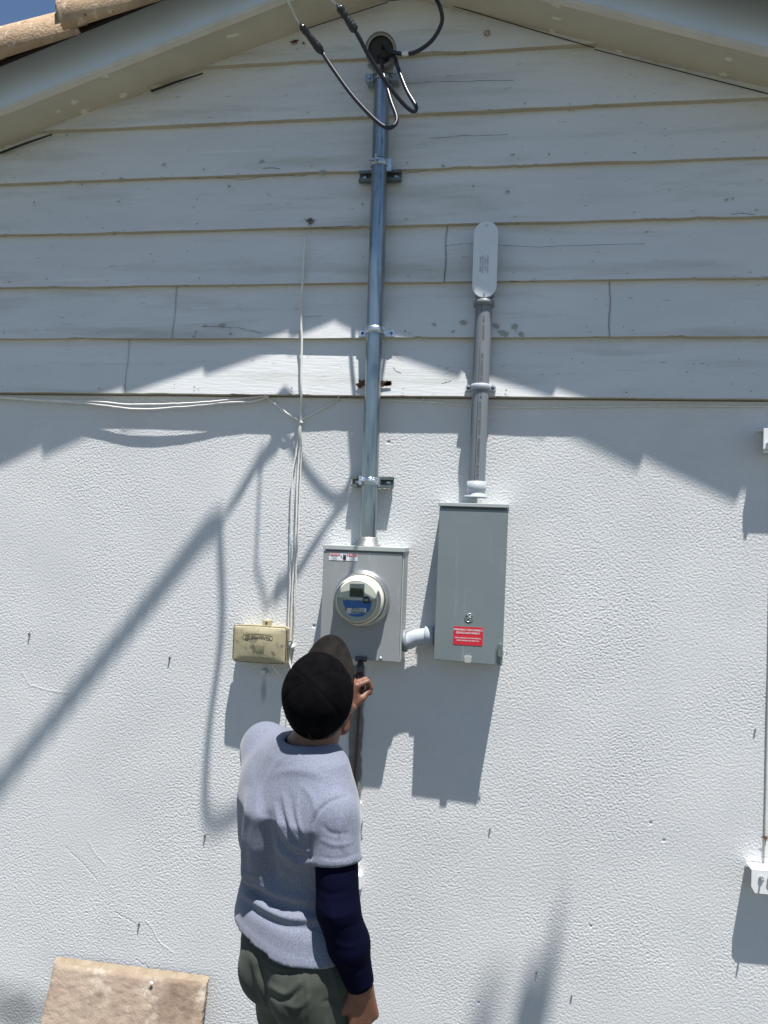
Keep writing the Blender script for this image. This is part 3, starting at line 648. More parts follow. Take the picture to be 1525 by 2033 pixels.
mb = MB(); mb.prism([(mcx-.050,mcz+.001),(mcx-.047,mcz-.014),(mcx-.040,mcz-.026),(mcx-.031,mcz-.026),(mcx-.031,mcz-.046),(mcx-.016,mcz-.053),(mcx,mcz-.055),(mcx+.016,mcz-.053),(mcx+.031,mcz-.046),(mcx+.044,mcz-.030),(mcx+.050,mcz-.012),(mcx+.051,mcz+.001)], FY-.0012, FY-.0002)
bl = mb.build('blue_label', M['blue'], met)
text('lettering', 'FPL', .026, (mcx-.004, FY-.0016, mcz-.012), M['blueink'], bl, .0002, bold=.0003)
mb = MB(); mb.prism([(mcx-.034,mcz-.026),(mcx+.034,mcz-.023),(mcx+.034,mcz-.042),(mcx-.034,mcz-.045)], FY-.0028, FY-.0022); stk = mb.build('serial_label', M['label'], met)
text('lettering', 'ACD0114', .0105, (mcx+.004, FY-.0032, mcz-.0295), M['ink'], stk, .0001, bold=.0003)
mb = MB(); rb = np.random.default_rng(4); x = mcx-.018
while x < mcx+.031:
    wd = rb.choice([.0007,.0012,.0018]); mb.prism([(x,mcz-.0425),(x+wd,mcz-.0425),(x+wd,mcz-.0355),(x,mcz-.0355)], FY-.0032, FY-.0029); x += wd+rb.choice([.0006,.0011])
mb.build('barcode', M['ink'], stk)
mb = MB(); mb.lathe([(0,.0012),(.0042,.0012),(.0045,0)], (mcx-.037, FY-.0013, mcz-.029), (0,-1,0), 16); mb.build('seal_dot', M['red'], met)
mb = MB(); mb.lathe([(0,.002),(.0115,.002),(.0125,0)], (mcx+.034, FY-.0088, mcz+.006), (0,-1,0), 28); bd_ = mb.build('badge', M['ink'], met)
text('lettering', 'CC', .0105, (mcx+.034, FY-.0112, mcz+.005), M['label'], bd_, .0001, bold=.0003)
mb = MB(); mb.lathe([(.0795,.046),(.0795,.1095),(.078,.114),(.074,.1175),(.066,.119),(.03,.1195),(0,.1196)], (mcx, my, mcz), (0,-1,0), 64); mb.build('glass_cover', M['glass'], met)
# ------------------------------------------------------------------ disconnect box
dx0, dx1, dz0, dz1, ddp = -.220, .022, 1.608, 2.166, .130
dis = empty('disconnect_box', ((dx0+dx1)/2, 0, dz0), 'tall green grey service disconnect box with a red emergency label', 'electrical box')
mb = MB(); mb.box((dx0+.004, -ddp+.016, dz0+.002), (dx1-.002, .004, dz1-.004), .002); mb.build('enclosure', M['disc'], dis)
mb = MB(); mb.prism([(dx0+.001,dz0+.004),(dx1-.0015,dz0-.004),(dx1+.003,dz1-.022),(dx0+.004,dz1-.020)], -ddp-.002, -ddp+.0155, .002); dcv = mb.build('cover', M['disc'], dis)
mb = MB(); mb.box((dx0, -ddp-.0065, dz1-.013), (dx1+.006, .004, dz1), .0015); mb.build('hood_lip', M['disc_top'], dis)
yc = -ddp-.0022
q = W(931,1226,ddp); mb = MB(); ex, ez = q.x, q.z
def arc(cx, cz, r, a0, a1, n=10): return [Vector((cx+r*math.cos(R(a0+(a1-a0)*k/n)), yc-.0006, cz+r*math.sin(R(a0+(a1-a0)*k/n)))) for k in range(n+1)]
mb.tube(arc(ex, ez, .0145, 0, 360, 28), .0013, 6); mb.tube(arc(ex, ez, .0118, 0, 360, 28), .0006, 6)
for a in (45, 135, 225, 315):
    cx_, cz_ = ex+.0062*math.cos(R(a)), ez+.0062*math.sin(R(a)); mb.tube(arc(cx_, cz_, .0036, a+120, a+400, 12), .0009, 6)
mb.tube([Vector((ex-.006, yc-.0006, ez-.005)), Vector((ex+.0, yc-.0006, ez)), Vector((ex+.006, yc-.0006, ez+.006))], .0009, 6)
emb = mb.build('emblem', M['steel'], dcv)
mb = MB(); mb.lathe([(0,.0006),(.0135,.0006),(.0138,0)], (ex, yc+.0003, ez), (0,-1,0), 32); mb.build('emblem_backing', M['strut'], emb)
a, b = W(901,1243,ddp), W(958,1284,ddp); sx0, sx1, sz1, sz0 = a.x, b.x, a.z, b.z+.003
mb = MB(); mb.prism(rrect(sx0, sz0, sx1, sz1, .003, 3), yc-.0008, yc-.0001); stc = mb.build('emergency_label', M['red'], dcv)
sc_ = (sx0+sx1)/2; hh = sz1-sz0
for s, t, sz, bo in (('EMERGENCY DISCONNECT,', .83, .0092, .00018), ('SERVICE DISCONNECT', .66, .0092, .00018), ('DESCONEXI\u00d3N DE EMERGENCIA,', .38, .0060, .0001), ('DESCONEXI\u00d3N DE SERVICIO', .24, .0060, .0001)):
    text('lettering', s, sz, (sc_, yc-.0012, sz0+hh*t), M['label'], stc, .0001, bold=bo, sx=.88 if sz > .008 else 1)
text('lettering', 'LB-2020', .004, (sx1-.010, yc-.0012, sz0+.005), M['label'], stc, .0001) if False else None
q = W(929,1309,ddp); mb = MB(); mb.prism(rrect(q.x-.0125, dz0+.001, q.x+.0125, dz0+.024, .004), yc-.006, yc+.0005, .0015); mb.build('pull_tab', M['disc_top'], dcv)
q = W(993,1290,ddp); mb = MB(); mb.prism(stadium(q.x, q.z, .0085, .024, 8), yc-.007, yc-.0003, .001); mb.cyl((q.x, yc-.007, q.z+.016), (q.x, yc-.010, q.z+.016), .005, .004, 12)
mb.box((q.x+.002, yc-.002, q.z-.050), (q.x+.006, yc+.006, q.z-.018)); mb.box((q.x-.015, yc-.0015, q.z-.048), (q.x-.013, yc-.0002, q.z+.006)); lt = mb.build('latch', M['galv'], dcv)
mb = MB(); mb.lathe([(.0075,-.0015),(.009,0),(.0075,.0015),(.006,0),(.0075,-.0015)], (q.x+.017, yc-.004, q.z-.010), (0,-1,0), 20); mb.build('padlock_ring', M['zinc'], lt)
# ------------------------------------------------------------------ pvc conduit with elbow body
cA_, cB_ = W(961,605,.059), W(946,968,.059)
pv = empty('pvc_conduit', (cB_.x, cB_.y, cB_.z), 'grey plastic conduit rising from the disconnect box to a pale elbow body on the siding', 'conduit')
mb = MB(); mb.cyl(cB_+Vector((0,0,-.02)), cA_+Vector((0,0,.02)), .0302, .0302, 40); mb.build('pipe', M['pvc'], pv)
def pvaxis(z): t = (z-cB_.z)/(cA_.z-cB_.z); p = cB_.lerp(cA_, t); return p.x, p.y
mb = MB(); x_, y_ = pvaxis(cB_.z); mb.lathe([(.030,.022),(.0345,.022),(.0345,-.012),(.0325,-.014),(.0325,-.028),(.042,-.029),(.042,-.036)], (x_, y_, cB_.z), (0,0,1), 36); mb.build('terminal_adapter', M['pvc_light'], pv)
tp, bt = W(966,439,.090), W(961,591,.090); cx_, cz_ = (tp.x+bt.x)/2, (tp.z+bt.z)/2; hh = (tp.z-bt.z)/2
sh = Matrix.Translation((cx_,0,cz_))@Matrix.Shear('XY', 4, (0,0))@Matrix.Translation((-cx_,0,-cz_))
mb = MB(); mb.prism(stadium(cx_, cz_-.004, .036, hh-.004, 14), -.083, -.012, .002)
mb.lathe([(.0302,-.012),(.0375,-.012),(.0375,.004),(.030,.010)], (cA_.x, cA_.y, cA_.z+.006), (0,0,1), 36)
lbm = mb.build('elbow_body', M['pvc'], pv)
mb = MB(); mb.prism(stadium(cx_, cz_, .0435, hh, 16), -.0915, -.0835, .0018); lc = mb.build('cover', M['lbcover'], lbm)
for s in (1, -1):
    mb = MB(); zz = cz_+s*(hh-.016); mb.cyl((cx_+.001, -.0916, zz), (cx_+.001, -.0945, zz), .0042, .0038, 12); mb.box((cx_, -.0955, zz-.0065), (cx_+.0024, -.0944, zz+.0035)); mb.build('screw', M['zinc'], lc)
text('embossed_lettering', 'CONDUIT BODY\n2 INCH  PVC\nWET LOCATION\nUSE 90 C WIRE', .0085, (cx_-.004, -.0919, cz_-.018), M['pvc_light'], lc, .0006, spin=R(90), bold=.0001)
z = W(955,769,.06).z; x_, y_ = pvaxis(z); mb = MB()
mb.lathe([(.0305,-.010),(.034,-.010),(.0355,-.003),(.0355,.003),(.034,.010),(.0305,.010)], (x_, y_, z), (0,0,1), 40)
mb.prism(stadium(0,0,.0001,.0002,2), 0, .0001) if False else None
for s in (-1, 1): mb.cyl((x_+s*.044, -.036, z), (x_+s*.044, -.052, z), .012, .011, 20); mb.box((x_+min(s*.031,s*.044), -.050, z-.009), (x_+max(s*.031,s*.044), -.037, z+.009), .002)
st_ = mb.build('pipe_strap', M['pvc_light'], pv)
for s in (-1, 1): mb = MB(); mb.lathe([(0,.001),(.0055,.001),(.0065,0)], (x_+s*.044, -.0523, z), (0,-1,0), 14); mb.build('screw', M['toolsteel'], st_)
for s, py in (('2 IN  CAUTION', 650), ('PVC CONDUIT SCHEDULE 40', 745), ('SUNLIGHT RESISTANT  NEMA TC-2', 850), ('UL LISTED  MAX 90 C', 920)):
    p = W(956,py,.1); x_, y_ = pvaxis(p.z); text('printing', s, .0125, (x_+.002, -.1, p.z), M['inkgrey'], pv, .0003, spin=R(-90) if False else R(90), wrap=(pvaxis, .0303), bold=.0001)
mb = MB()
zt, zb = cA_.z, cB_.z+.02; x0_, y0_ = pvaxis(zt); x1_, y1_ = pvaxis(zb); th = -.22
mb.tube([(x0_+.0303*math.sin(th), y0_-.0303*math.cos(th), zt), (x1_+.0303*math.sin(th), y1_-.0303*math.cos(th), zb)], .0008, 6); mb.build('printed_line', M['ink'], pv)
# elbow nipple between the boxes
e = empty('conduit_offset', (bx1+.06, -.06, W(820,1268,.06).z), 'short pale bent plastic conduit joining the meter box to the disconnect box', 'conduit')
zA, zB = W(800,1272,.06).z, W(850,1262,.06).z; mid = W(826,1266,.06)
mb = MB(); mb.tube(spline([(bx1-.002,-.06,zA-.003),(bx1+.02,-.06,zA),(mid.x,-.06,(zA+zB)/2+.002),(dx0-.012,-.06,zB),(dx0+.006,-.06,zB)], 6), .030, 28); mb.build('pipe', M['pvc_light'], e)
mb = MB(); mb.lathe([(.0305,-.017),(.0345,-.016),(.0345,.012),(.0335,.016),(.0305,.016)], (dx0-.022,-.06,zB), (1,0,.04), 32); mb.build('coupling', M['pvc_light'], e)
mb = MB(); mb.lathe([(.0305,-.008),(.040,-.008),(.040,.004),(.0305,.006)], (bx1+.008,-.06,zA), (1,0,.1), 32); mb.build('locknut', M['pvc'], e)
# ------------------------------------------------------------------ telephone box
p0, p1, p2 = W(464,1241,.085), W(563,1241,.085), W(463,1312,.085); tx0, tx1, tz1, tz0 = p0.x, W(572,1250,.085).x-.006, p0.z, p2.z
ph = empty('telephone_box', ((tx0+tx1)/2, 0, tz0), 'weathered beige telephone interface box with raised lettering left of the cap', 'telephone box')
mb = MB(); mb.box((tx0+.004, -.055, tz0+.003), (tx1-.004, .004, tz1-.003), .010, 4); mb.build('base', M['beige'], ph)
t = bmesh.new(); bmesh.ops.create_cube(t, size=1); bmesh.ops.subdivide_edges(t, edges=t.edges[:], cuts=9, use_grid_fill=True)
for v in t.verts:
    u, d_, wz = v.co.x*2, v.co.y*2, v.co.z*2
    k = 1-.035*(u*u) if True else 1
    v.co = Vector(((tx0+tx1)/2+u*(tx1-tx0)/2*(1-.03*wz*wz*0), -.0715+d_*.0165-(.008*(1-u*u)*(1-wz*wz) if d_ < -.9 else 0), (tz0+tz1)/2+wz*(tz1-tz0)/2*(1+.03*(1-u*u))))
bmesh.ops.bevel(t, geom=[e_ for e_ in t.edges if e_.calc_face_angle(0) > .8], offset=.010, segments=4, profile=.5, affect='EDGES')
for f in t.faces: f.smooth = True
mb = MB(); mb._merge(t); lid = mb.build('lid', M['beige'], ph)
# the front of the lid is slightly domed, so raised pieces stand a little proud
lcx, lcz = (tx0+tx1)/2, (tz0+tz1)/2; fyl = -.0965
a, b = W(483,1256,.096), W(541,1271,.096)
mb = MB(); 
P_ = rrect(a.x, b.z, b.x, a.z, .004, 3); mb.tube([Vector((x, -.0945, z)) for x, z in P_+[P_[0]]], .0007, 6); mb.build('raised_border', M['beige_text'], lid)
text('raised_lettering', '\u2295 BELLSOUTH', .0165, ((a.x+b.x)/2, fyl+.0005, (a.z+b.z)/2), M['beige_text'], lid, .0006, bold=.0004, sx=.78, space=1.1)
q = W(513,1288,.095); text('raised_lettering', 'TELEPHONE\nNETWORK\nINTERFACE', .0085, (q.x, fyl+.0010, q.z), M['beige_text'], lid, .0006)
mb = MB(); p = W(477,1236,.05); mb.box((W(521,1230,.03).x, -.030, tz1-.004), (W(537,1230,.03).x, -.004, tz1+.018), .002); tb = mb.build('mounting_tab', M['beige'], ph)
q = W(529,1231,.032); mb = MB(); mb.cyl((q.x, -.030, tz1+.008), (q.x, -.034, tz1+.008), .0045, .004, 8); mb.build('screw', M['toolsteel'], tb)
q = W(566,1277,.06); mb = MB(); mb.lathe([(.006,-.006),(.011,-.006),(.011,.006),(.006,.006),(.006,-.006)], (tx1+.004, -.050, q.z), (.3,-1,0), 20); mb.box((tx1-.008, -.06, q.z-.022), (tx1+.003, -.02, q.z-.008), .002); mb.build('latch_loop', M['strut'], ph)
mb = MB(); q = W(524,1333,.02); mb.box((q.x-.010, -.030, q.z-.009), (q.x+.010, .002, q.z+.008), .0015); mb.cyl((q.x+.004,-.03,q.z), (q.x+.004,-.036,q.z), .005,.005,8)
tag(mb.build('ground_clamp', M['zinc']), 'small metal clamp screwed to the wall under the beige telephone box', 'clamp')
# grey grime beneath the clamp
mb = MB(); q = W(524,1350,0)
# ------------------------------------------------------------------ telephone cables
def wcable(label, pts, r=.0028, m='phone', d=None):
    P_ = spline([W(p[0], p[1], p[2]) for p in pts], 8); rc = np.random.default_rng(len(label)); root = P_[0]
    mb = MB(); mb.tube([p+Vector((rc.normal()*.0006, 0, rc.normal()*.0006)) for p in P_], r, 7)
    return tag(mb.build('telephone_cable', M[m]), label, 'cable', 'old telephone cables on the wall')
wcable('pale cable dropping down the siding from the torn hole to the knot of cables', [(606,466,.038),(605,480,.042),(601,560,.045),(598,600,.046),(599,680,.046),(598,760,.046),(598,790,.04),(597,812,.02),(596,836,.012)], .0046)
wcable('longer sagging pale cable from the left edge to the bracket under the siding', [(-60,786,.02),(60,794,.024),(180,802,.03),(270,812,.034),(360,808,.034),(440,800,.03),(500,797,.026),(530,789,.016)], .0036)
wcable('upper pale cable running nearly straight from the left edge to the bracket under the siding', [(-60,782,.02),(60,793,.026),(180,797,.030),(270,803,.034),(380,800,.034),(450,794,.03),(530,786,.016)], .0034)
wcable('short pale cable slanting down from the bracket to the knot of cables', [(530,790,.016),(550,805,.03),(575,824,.03),(595,836,.012)], .0034)
wcable('short pale cable slanting up right from the knot towards the staple under the siding', [(596,834,.012),(620,822,.012),(650,806,.010),(672,793,.008)], .0026)
wcable('long thin cable running under the siding from the staple to the right edge', [(672,793,.008),(740,796,.008),(840,797,.008),(900,803,.009),(1000,808,.009),(1100,808,.009),(1250,807,.008),(1400,806,.008),(1560,808,.008)], .0026)
wcable('pale cable on the left of the hanging bundle below the knot', [(595,836,.012),(588,900,.018),(581,940,.022),(579,1010,.024),(578,1080,.024),(576,1150,.022),(573,1230,.02),(572,1300,.02),(564,1328,.018),(548,1330,.03)], .0030)
wcable('pale cable in the middle of the hanging bundle below the knot', [(596,838,.012),(594,900,.014),(590,960,.018),(588,1040,.02),(584,1100,.02),(580,1180,.018),(577,1260,.016),(574,1310,.016),(580,1330,.014)], .0034)
wcable('pale cable on the right of the hanging bundle below the knot', [(597,838,.012),(598,900,.014),(595,980,.016),(592,1060,.02),(588,1130,.026),(588,1180,.026),(584,1240,.02),(579,1275,.012),(576,1320,.01),(570,1420,.01),(566,1500,.01)], .0024)
wcable('grey cable looping out of the underside of the beige telephone box', [(540,1318,.05),(546,1330,.045),(556,1340,.03),(570,1342,.02),(582,1336,.016)], .0026)
def thing1(mb, name, m, label, cat, group=None): return tag(mb.build(name, M[m]), label, cat, group)
q = W(530,786,.02); mb = MB(); mb.tube([(q.x,-.002,q.z+.012),(q.x,-.02,q.z+.012),(q.x-.004,-.024,q.z),(q.x+.004,-.02,q.z-.008)], .003, 7); mb.cyl((q.x+.003,-.012,q.z-.002),(q.x-.006,-.030,q.z+.004),.006,.005,10)
thing1(mb, 'cable_hook', 'phone', 'small painted hook holding the two left cables under the siding', 'hook')
q = W(596,836,.015); mb = MB(); rk = np.random.default_rng(2)
mb.tube(spline([Vector((q.x+.009*math.cos(a*2.1)*(1 if a%2 else .7), -.012-.006*math.sin(a), q.z+.006*math.sin(a*1.7))) for a in range(9)], 5), .0026, 6)
thing1(mb, 'cable_knot', 'phone', 'knot of wire where the cables meet and drop down the stucco', 'knot')
q = W(672,792,.01); mb = MB(); mb.tube([(q.x-.005,.004,q.z-.01),(q.x-.005,-.014,q.z-.008),(q.x+.002,-.014,q.z+.008),(q.x+.002,.004,q.z+.010)], .0028, 6)
thing1(mb, 'cable_staple', 'phone', 'painted staple under the siding just left of the steel mast', 'staple')
q = W(837,793,.01); mb = MB(); mb.tube([(q.x-.005,.004,q.z-.006),(q.x-.003,-.014,q.z-.004),(q.x+.006,-.014,q.z+.004),(q.x+.006,.004,q.z+.004)], .0032, 6)
thing1(mb, 'cable_staple', 'phone', 'painted staple under the siding between the steel mast and the plastic conduit', 'staple')
q = W(579,1284,.02); mb = MB(); mb.cyl((q.x, 0, q.z), (q.x, -.02, q.z), .009, .007, 14); mb.cyl((q.x, -.0202, q.z), (q.x, -.024, q.z), .004, .004, 8)
thing1(mb, 'cable_clip', 'white', 'white screw clip holding the cable bundle beside the telephone box', 'clip')
# torn hole with frayed fibres where the cable enters
q = W(614,438,.036); mb = MB(); rf = np.random.default_rng(6)
for i in range(16):
    a = rf.uniform(0, 6.28); p = Vector((q.x+rf.normal()*.007, -.036, q.z+rf.normal()*.005))
    mb.tube([p, p+Vector((math.cos(a)*.006, -.009, math.sin(a)*.005)), p+Vector((math.cos(a)*.014, -.005, math.sin(a)*.010-.004))], [.002,.0016,.0008], 5)
thing1(mb, 'frayed_fibres', 'mortar', 'tuft of brown frayed fibres sticking out of the siding above the hanging cable', 'fibres')
# anchors left in the stucco
anchors = [((60,1258),'at the far left edge below the cable shadow'), ((338,1305),'left of the beige telephone box'), ((408,1658),'left of the person\'s grey shirt'), ((277,1833),'above the leaning concrete slab'),
           ((1499,1448),'near the right edge beside the window'), ((1065,1930),'in the soft shadow at the lower right'), ((1135,1975),'lowest at the lower right'), ((973,1645),'below the disconnect box shadow')]
for i, (p, wtxt) in enumerate(anchors):
    q = W(*p, 0); mb = MB(); mb.tube([(q.x-.003,.002,q.z-.012),(q.x,-.010,q.z),(q.x+.004,-.006,q.z+.011)] if i < 4 else [(q.x,.002,q.z-.006),(q.x,-.007,q.z),(q.x+.001,-.002,q.z+.007)], [.0022,.0034,.0018], 6)
    tag(mb.build('wall_anchor', M['mortar']), 'tiny rusty anchor stuck in the stucco '+wtxt, 'anchor', 'old anchors left in the stucco')
# ground wire in the mortar strip
mb = MB(); mb.tube(spline([W(715,1340,.012), W(713,1400,.014), W(709,1470,.016), W(704,1540,.015), W(700,1590,.013), W(699,1640,.002), W(700,1760,.002)], 8), [.0042]*49, 8)
tag(mb.build('ground_wire', M['copper']), 'brown ground wire running down the dark mortar strip below the meter', 'wire')
# ------------------------------------------------------------------ concrete slab leaning on the wall
s0, s1 = W(105,1914,.05), W(410,1951,.05); hgt = s0.z; thk = .023; lean = .13
sb = empty('concrete_slab', ((s0.x+s1.x)/2, -.15, 0), 'square tan concrete slab leaning against the wall at the lower left', 'concrete slab')
def slabmesh(x0, x1, rs):
    n = 90; m = 76; rgx = np.random.default_rng(rs); U, Vv = np.meshgrid(np.linspace(0,1,n), np.linspace(0,1,m))
    e1 = noise2(1, n, 0, .4, 2)[0]*.0009; e2 = noise2(1, m, 0, .4, 5)[0]*.001; e3 = noise2(1, m, 0, .4, 6)[0]*.001
    return U, Vv, e1, e2, e3
U, Vv, e1, e2, e3 = slabmesh(0, 1, 3); n, m = 90, 76
xx = s0.x+(s1.x-s0.x)*U+e2[:,None]*(1-U)+e3[:,None]*U; zz = Vv*(hgt-e1[None])
edge = np.minimum(np.minimum(U, 1-U)*(s1.x-s0.x), (1-Vv)*hgt)
yy = -.048-lean*(1-Vv)+.006*np.exp(-(edge/.006)**2)+noise2(m, n, .03, .2, 8)*.0007
F_ = (np.arange(m-1)[:,None]*n+np.arange(n-1)[None]).ravel()
from_np('front_face', np.stack([xx, yy, zz], -1).reshape(-1,3), np.stack([F_, F_+1, F_+n+1, F_+n], 1), M['slab'], sb)
# edge band (top, left, right) and back
ring = [(i, 0) for i in range(m)]+[(m-1, j) for j in range(1, n)]+[(i, n-1) for i in range(m-2, -1, -1)]
A_ = np.array([(xx[i,j], yy[i,j], zz[i,j]) for i, j in ring]); B_ = A_.copy(); B_[:,1] += thk; B_[:,2] += .012*(B_[:,2] > hgt*.9)
K = len(ring); a_ = np.arange(K-1)
from_np('slab_edge', np.concatenate([A_, B_]), np.stack([a_, a_+1, a_+1+K, a_+K], 1), M['slab_edge'], sb, False)
mb = MB(); q = W(302,1950,.06); mb.box((-.006,-.004,-.005), (.006,.004,.005), .002, 1, Matrix.Translation((q.x, -.066, q.z))@Matrix.Rotation(.5,4,'Y')); mb.build('chip', M['white'], sb)
q = W(30,2000,0); add_dark_patch(M['stucco'], (q.x, 0, q.z), (.16, 1, .10), (.22,.23,.23), .8)  # darker grey patch at the lower left of the stucco
q = W(524,1370,0); add_dark_patch(M['stucco'], (q.x, 0, q.z), (.012, 1, .05), (.30,.30,.29), .7)
#PERSON
# ------------------------------------------------------------------ the person: signed distance fields meshed with surface nets
class Field:
    def __init__(s, lo, hi, h):
        s.lo = np.array(lo, float); s.h = h; s.n = np.ceil((np.array(hi)-s.lo)/h).astype(int)+1; s.F = np.full(s.n, .3, np.float32)
    def blk(s, lo, hi, pad):
        a = np.clip(np.floor((np.array(lo)-pad-s.lo)/s.h).astype(int), 0, s.n); b = np.clip(np.ceil((np.array(hi)+pad-s.lo)/s.h).astype(int)+1, 0, s.n)
        ax = [s.lo[i]+np.arange(a[i], b[i])*s.h for i in range(3)]
        return (slice(a[0],b[0]), slice(a[1],b[1]), slice(a[2],b[2])), np.stack(np.meshgrid(*ax, indexing='ij'), -1)
    def put(s, sl, d, k):
        a = s.F[sl]
        if d.size == 0: return
        hh = np.clip(.5+.5*(a-d)/k, 0, 1); s.F[sl] = a*(1-hh)+d*hh-k*hh*(1-hh)
    def cone(s, a, b, ra, rb, k=.02, cut=None):
        a, b = np.array(a, float), np.array(b, float); r = max(ra, rb)
        sl, P = s.blk(np.minimum(a, b)-r, np.maximum(a, b)+r, k+.03)
        ab = b-a; t = np.clip(((P-a)@ab)/(ab@ab+1e-12), 0, 1)
        d = np.linalg.norm(P-a-t[...,None]*ab, axis=-1)-(ra+(rb-ra)*t)
        if cut is not None: d = np.maximum(d, (P-cut[0])@cut[1])
        s.put(sl, d, k); return s
    def ell(s, c, M3, rad, k=.02, sub=False):
        c = np.array(c, float); rad = np.array(rad, float); sl, P = s.blk(c-rad.max(), c+rad.max(), k+.03)
        q = (P-c)@np.array(M3).T; k0 = np.linalg.norm(q/rad, axis=-1); k1 = np.linalg.norm(q/rad**2, axis=-1)+1e-9
        d = k0*(k0-1)/k1
        if sub: s.F[sl] = np.maximum(s.F[sl], -d)
        else: s.put(sl, d, k)
        return s
    def loft(s, lev, k=.03, e=2.4):       # lev rows: z, cx, cy, a, b, yaw(deg)
        L = np.array(sorted(lev), float); r = L[:,3].max()
        sl, P = s.blk([L[:,1].min()-r, L[:,2].min()-r, L[0,0]], [L[:,1].max()+r, L[:,2].max()+r, L[-1,0]], .04)
        z = P[...,2]; g = [np.interp(z, L[:,0], L[:,i]) for i in range(1, 6)]
        dx, dy = P[...,0]-g[0], P[...,1]-g[1]; c, sn = np.cos(np.radians(g[4])), np.sin(np.radians(g[4]))
        u, v = dx*c-dy*sn, dx*sn+dy*c
        d = ((np.abs(u/g[2])**e+np.abs(v/g[3])**e)**(1/e)-1)*np.minimum(g[2], g[3])
        d = np.maximum(d, np.maximum(L[0,0]-z, z-L[-1,0])); s.put(sl, d, k); return s
    def clip(s, p, n):                    # keep the side where (x-p).n < 0
        P = np.stack(np.meshgrid(*[s.lo[i]+np.arange(s.n[i])*s.h for i in range(3)], indexing='ij'), -1)
        n = np.array(n, float)/np.linalg.norm(n); s.F = np.maximum(s.F, ((P-np.array(p))@n).astype(np.float32)); return s
    def mesh(s):
        F = np.pad(s.F, 1, constant_values=.3); n = np.array(F.shape)-1; I = F < 0
        acc = np.zeros((*n, 3), np.float32); cnt = np.zeros(n, np.int16)
        def sub(A, o): return A[o[0]:o[0]+n[0], o[1]:o[1]+n[1], o[2]:o[2]+n[2]]
        for ax in range(3):
            for i in (0, 1):
                for j in (0, 1):
                    o = [0,0,0]; oth = [q for q in range(3) if q != ax]; o[oth[0]] = i; o[oth[1]] = j; o2 = list(o); o2[ax] = 1
                    a, b = sub(F, o), sub(F, o2); c = (a < 0) != (b < 0); t = np.where(c, a/np.where(a == b, 1, a-b), 0)
                    cnt += c
                    for q in range(3): acc[...,q] += np.where(c, (t if q == ax else o[q]), 0)
        m = cnt > 0; idx = np.full(n, -1, np.int64); idx[m] = np.arange(m.sum())
        V = (np.argwhere(m)+acc[m]/cnt[m][:,None]-1)*s.h+s.lo; Q = []
        for ax in range(3):
            a = np.take(I, range(0, I.shape[ax]-1), ax); b = np.take(I, range(1, I.shape[ax]), ax); c = a != b
            w_ = np.argwhere(c); oth = [(ax+1)%3, (ax+2)%3]; w_ = w_[(w_[:,oth[0]] > 0)&(w_[:,oth[1]] > 0)&(w_[:,oth[0]] < n[oth[0]])&(w_[:,oth[1]] < n[oth[1]])]
            if len(w_) == 0: continue
            fl = a[tuple(w_.T)]; g = []
            for i, j in ((0,0),(1,0),(1,1),(0,1)):
                p = w_.copy(); p[:,oth[0]] -= i; p[:,oth[1]] -= j; g.append(idx[tuple(p.T)])
            g = np.stack(g, 1); g[~fl] = g[~fl][:,::-1]; Q.append(g)
        return V, np.concatenate(Q)
def normals(V, F):
    n = np.cross(V[F[:,2]]-V[F[:,0]], V[F[:,3]]-V[F[:,1]]); N = np.zeros_like(V)
    for i in range(4): np.add.at(N, F[:,i], n)
    return N/(np.linalg.norm(N, axis=1)[:,None]+1e-12)
def relax(V, F, it=2, lam=.5):
    E = np.concatenate([F[:,[0,1]], F[:,[1,2]], F[:,[2,3]], F[:,[3,0]]]); E = np.concatenate([E, E[:,::-1]]); c = np.bincount(E[:,0], minlength=len(V))[:,None]
    for _ in range(it):
        S = np.zeros_like(V); np.add.at(S, E[:,0], V[E[:,1]]); V = V+lam*(S/np.maximum(c, 1)-V)
    return V
def vnoise(V, sc, seed):                   # smooth vector-free noise from a few random waves
    rg = np.random.default_rng(seed); o = 0
    for _ in range(9): k = rg.normal(size=3)*sc; o = o+np.sin(V@k+rg.uniform(0, 6.3))
    return o/4
def folds(V, N, lines):                    # cloth folds: (points seen in the photo, width px, height m); ridge > 0, crease < 0
    p = project(V); camp = np.array([0, -D, CZ]); vd = camp-V; vd /= np.linalg.norm(vd, axis=1)[:,None]
    face = np.clip((N*vd).sum(1)*3, 0, 1); out = np.zeros(len(V))
    for ln in lines:
        pts, wd, hgt = ln[:3]
        P_ = [tuple(q[:2]) for q in spline([(a, b, 0) for a, b in pts], 5)]
        d = np.full(len(V), 1e9); tt = np.zeros(len(V)); m = len(P_)-1
        for i, ((x0, y0), (x1, y1)) in enumerate(zip(P_[:-1], P_[1:])):
            dx, dy = x1-x0, y1-y0; t = np.clip(((p[:,0]-x0)*dx+(p[:,1]-y0)*dy)/(dx*dx+dy*dy+1e-9), 0, 1)
            dd_ = np.hypot(p[:,0]-x0-t*dx, p[:,1]-y0-t*dy); u = dd_ < d; d[u] = dd_[u]; tt[u] = ((i+t)/m)[u]
        out += hgt*np.exp(-(d/wd)**(2 if len(ln) < 4 else 4))*(np.sin(np.pi*np.clip(tt*.9+.05, 0, 1))**.5 if len(ln) < 4 else tt*(1-np.clip((tt-.86)/.14, 0, 1)))
    return V+N*(out*face)[:,None]
def A(v): return np.array(v, float)
YW = 38
sdv = A((math.cos(R(YW)), -math.sin(R(YW)), 0)); fdv = A((math.sin(R(YW)), math.cos(R(YW)), 0))
shR, shL = A(W(664,1620,.975)), A(W(527,1484,.70))
elR, wrR = A(W(672,1806,1.01)), A(W(717,1958,.98))
wrL = A(W(688,1398,.27)); elL = A((-.63, -.46, 1.345))
neckb = A(W(612,1492,.85)); hd = A(W(632,1384,.86))
